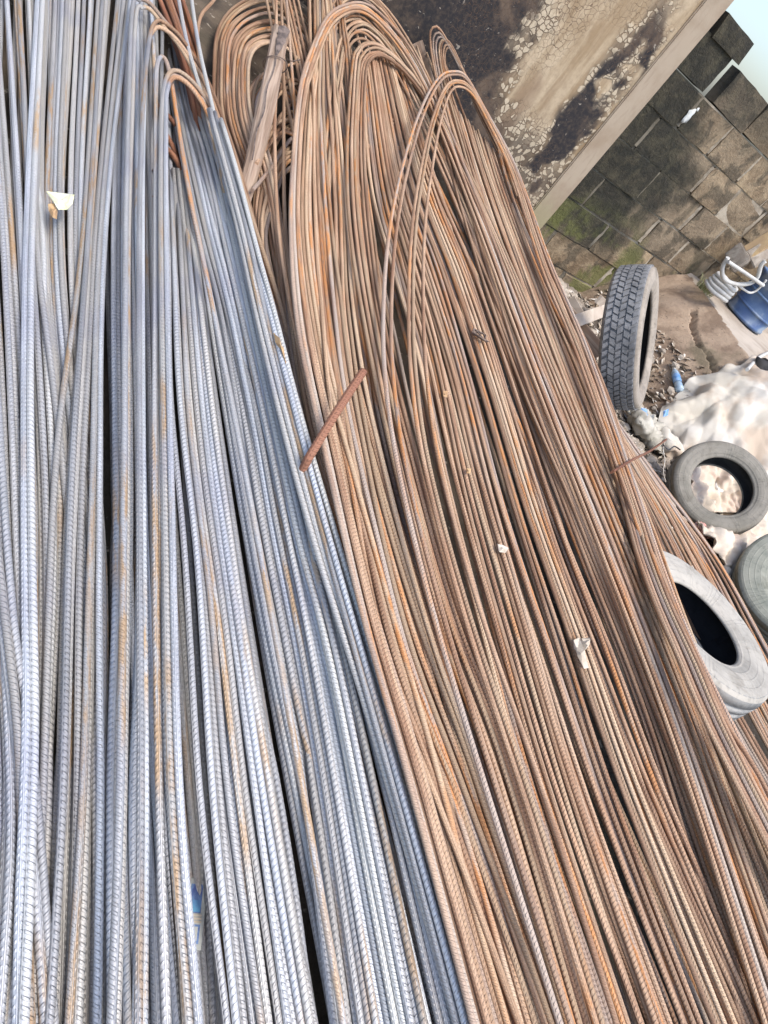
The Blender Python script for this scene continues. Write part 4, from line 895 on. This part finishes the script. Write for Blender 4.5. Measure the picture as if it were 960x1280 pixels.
# ------------------------------------------------------------------ loose rebar bits
o = tube('rebar_stub', resample(np.array([ons(376, 592, RA+.0, RB), ons(386, 572, RA+.05, RB), ons(420, 516, RA+.12, RB), ons(454, 464, RA+.16, RB)]), .01), .0105, M_stub, None, 12, .6, None)
o.data.attributes.new('rust', 'FLOAT', 'POINT').data.foreach_set('value', [1.]*len(o.data.vertices))
tag(o, 'short thick red-brown rebar stub slanting up across the rusty rods', 'rebar stub')
o = tube('rusty_strap', resample(catmull(np.array([ons(765, 590, RA+.10, RB), ons(790, 575, RA+.07, RB), ons(812, 564, RA+.02, RB), ons(832, 550, RA-.02, RB)]), 8), .02), .010, M_stub, None, 8, 0, None, None, .5)
o.data.attributes.new('rust', 'FLOAT', 'POINT').data.foreach_set('value', [1.]*len(o.data.vertices))
tag(o, 'flat rusty strap crossing the rods towards the sack', 'metal strap')

# ------------------------------------------------------------------ paper and leaf scraps
def scrap(name, label, cat, outline, a, b, m, curl=.01, dz=.02):
    c_ = np.mean(outline, 0); W = [ons(x, y, a+dz, b) for x, y in outline]; Wc = ons(*c_, a+dz+curl, b)
    bm = bmesh.new(); n_ = len(W); vs = [bm.verts.new(p_) for p_ in W]; mids = [bm.verts.new((np.array(W[i])+Wc)/2+np.array([0, 0, curl*random.uniform(-1, 1)])) for i in range(n_)]; cv = bm.verts.new(Wc)
    for i in range(n_):
        j = (i+1) % n_; bm.faces.new((vs[i], vs[j], mids[j], mids[i])); bm.faces.new((mids[i], mids[j], cv))
    bmesh.ops.recalc_face_normals(bm, faces=bm.faces[:])
    o = bmobj(name, bm, m); md = o.modifiers.new('t', 'SOLIDIFY'); md.thickness = .0015; return tag(o, label, cat)
scrap('card_scrap', 'pale yellow torn card lying on the blue-grey rods at upper left', 'card scrap', [(58, 239), (74, 241), (93, 243), (91, 254), (84, 262), (73, 262), (67, 252)], BA, BB, M_yell, .015, .075)
scrap('dry_leaf', 'brown dry leaf bit hanging below the yellow card', 'leaf', [(60, 255), (68, 254), (72, 264), (71, 274), (66, 272), (61, 264)], BA, BB, M_leaf, .01, .065)
scrap('dry_leaf', 'curled dry leaf between the two piles', 'leaf', [(342, 416), (350, 420), (357, 434), (364, 462), (359, 460), (352, 440), (344, 428)], RA, RB, M_leaf, .012, .03)
scrap('paper_scrap', 'white paper scrap stuck between rusty rods near the bottom middle', 'paper scrap', [(717, 800), (724, 797), (730, 812), (736, 835), (730, 836), (722, 820)], RA, RB, M_paper, .012, .03)
scrap('paper_scrap', 'small white paper curl right of the larger scrap on the rusty rods', 'paper scrap', [(727, 798), (738, 797), (737, 806), (731, 813), (728, 806)], RA, RB, M_paper, .012, .035)
scrap('paper_scrap', 'tiny pale scrap on the rusty rods at mid height', 'paper scrap', [(622, 680), (628, 681), (636, 685), (632, 691), (624, 690)], RA, RB, M_paper, .008, .03)
scrap('dry_leaf', 'small tan chip on the rods left of the pile centre', 'leaf', [(554, 488), (560, 489), (559, 497), (554, 495)], RA, RB, M_leaf, .006, .03)
scrap('dry_leaf', 'small brown chip on the rods below the tan one', 'leaf', [(583, 585), (589, 586), (588, 592), (583, 591)], RA, RB, M_leaf, .006, .03)
scrap('paper_scrap', 'scrap of blue foil beside the foot of the truck tyre', 'foil scrap', [(801, 508), (809, 512), (810, 524), (803, 522)], .28, 0, M_bluec, .01, .02)
scrap('paper_scrap', 'bright blue plastic bit at the left tip of the sack', 'plastic bit', [(829, 514), (836, 511), (835, 519), (829, 521)], .36, 0, M_bluec, .01, .03)
# twig knot
kc = ons(600, 420, RA+.03, RB); root = empty('wire_knot', kc); tag(root, 'dark twisted wire knot caught on the rods of the right pile', 'wire knot')
for i in range(3):
    p_ = [np.array([.028*math.cos(t*2.1+i*2), .022*math.sin(t*1.7+i), .006*math.sin(t*3+i)]) for t in np.linspace(0, 4.5, 12)]
    tube('strand', resample(catmull(np.array(p_), 5), .004), .0028, M_wire, root, 5)
# blue card packet deep in the left pile
W = [onz(230, 1099, .365), onz(251, 1101, .365), onz(258, 1184, .37), onz(237, 1188, .37)]
cx_ = (np.array(W[1])-W[0]); cy_ = (np.array(W[3])-W[0]); cz_ = np.cross(cx_, cy_); 
if cz_[2] < 0: cz_ = -cz_
M = frame(np.mean(W, 0), cx_, cz_); wx, wy = np.linalg.norm(cx_), np.linalg.norm(cy_)
sgn = 1 if Vector(M.col[1][:3]).dot(Vector(cy_)) > 0 else -1
pk = empty('card_packet', mat=M); tag(pk, 'blue and grey printed card packet wedged in the gap of the left pile', 'packet')
def cardpiece(name, x0, x1, y0, y1, z1, m):
    bm = bmesh.new(); r_ = bmesh.ops.create_cube(bm, size=1)
    X_, Y_ = ((x0+x1)/2-.5)*wx, sgn*((y0+y1)/2-.5)*wy
    for q_ in r_['verts']: q_.co = Vector((X_+q_.co.x*(x1-x0)*wx, Y_+q_.co.y*(y1-y0)*wy, z1*(q_.co.z+.5)))
    bmobj(name, bm, m, pk)
cardpiece('card', 0, 1, 0, 1, .004, M_cardg); cardpiece('blue_panel', .05, .75, .09, .5, .0048, M_cardd); cardpiece('light_panel', .22, .7, .32, .49, .0055, M_cardb)
for a_, b_ in ((.52, .545), (.565, .59), (.61, .635)): cardpiece('white_stripe', .05, .85, a_, b_, .0052, M_paper)
cardpiece('blue_panel', .12, .8, .66, .92, .0048, M_cardd); cardpiece('grey_panel', .2, .68, .69, .88, .0055, M_cardg)

# ------------------------------------------------------------------ grass, rubble, litter
M_grass = mat_simple('pale_grass', (.20, .22, .09), (.42, .42, .26), 30, .8)
def tuft(label, c, n_, h, sp, m=M_grass):
    v_, f_ = [], []
    for i in range(n_):
        a = random.uniform(0, 6.28); r_ = sp*random.random()**.6; b0 = np.array(c)+np.array([r_*math.cos(a), r_*math.sin(a), -.01])
        d = np.array([math.cos(a), math.sin(a), 0])*random.uniform(.2, 1.)+np.array([-.2, -.35, 0]); hh = h*random.uniform(.5, 1.1); sd_ = np.array([-math.sin(a), math.cos(a), 0])*.0035
        for k_ in range(4):
            u_ = k_/3; p_ = b0+np.array([0, 0, hh*(u_-.45*u_*u_)])+d*hh*.7*u_*u_; wv_ = sd_*(1-u_*.85); v_ += [p_-wv_, p_+wv_]
        k0 = len(v_)-8; f_ += [(k0+2*q_, k0+2*q_+1, k0+2*q_+3, k0+2*q_+2) for q_ in range(3)]
    o = mesh('grass_tuft', v_, f_, m); return tag(o, label, 'grass')
tuft('pale green grass tuft growing on the concrete edge by the wall', ony(880, 362, 4.15), 150, .17, .10)
tuft('few dry stems beside the foot of the truck tyre', onz(822, 470, .30), 26, .12, .05, M_leaf)
bm = bmesh.new()
for i in range(900):
    if i < 650: x, y = random.uniform(3.45, 4.7), random.uniform(1.6, 4.4)
    else: x, y = random.uniform(3.3, 4.3), random.uniform(3.4, 4.42)
    if x < x5(y)+.05: continue
    r_ = random.choice([.008, .012, .018, .028, .04]); z = max(ground_z(x, y), apron_z(x, y) if x > 4.2 else 0)
    blob(bm, (x, y, z+r_*.3), r_, (random.uniform(.7, 1.3), random.uniform(.7, 1.3), .7), 1, .35, 4, i)
o = bmobj('rubble', bm, M_stone); tag(o, 'loose stones and rubble between the rods and the wall', 'rubble', kind='stuff')
v_, f_ = [], []
for i in range(2200):
    x, y = random.uniform(3.3, 4.75), random.uniform(1.4, 4.42)
    if x < x5(y)+.02: continue
    z = max(ground_z(x, y), apron_z(x, y) if x > 4.2 else 0)+.008; a = random.uniform(0, 6.28); L = random.uniform(.012, .05); wd = L*random.uniform(.15, .6)
    d = np.array([math.cos(a), math.sin(a), random.uniform(-.3, .5)])*L; e = np.array([-math.sin(a), math.cos(a), random.uniform(-.3, .3)])*wd; c_ = np.array([x, y, z])
    k0 = len(v_); v_ += [c_-d, c_+e+np.array([0, 0, .006]), c_+d, c_-e]; f_.append((k0, k0+1, k0+2, k0+3))
o = mesh('litter', v_, f_, mat_simple('litter_mix', (.50, .42, .32), (.16, .12, .08), 25, .9, (.66, .62, .56), 18)); tag(o, 'dry leaf bits and torn scraps strewn over the dirt', 'litter', kind='stuff')
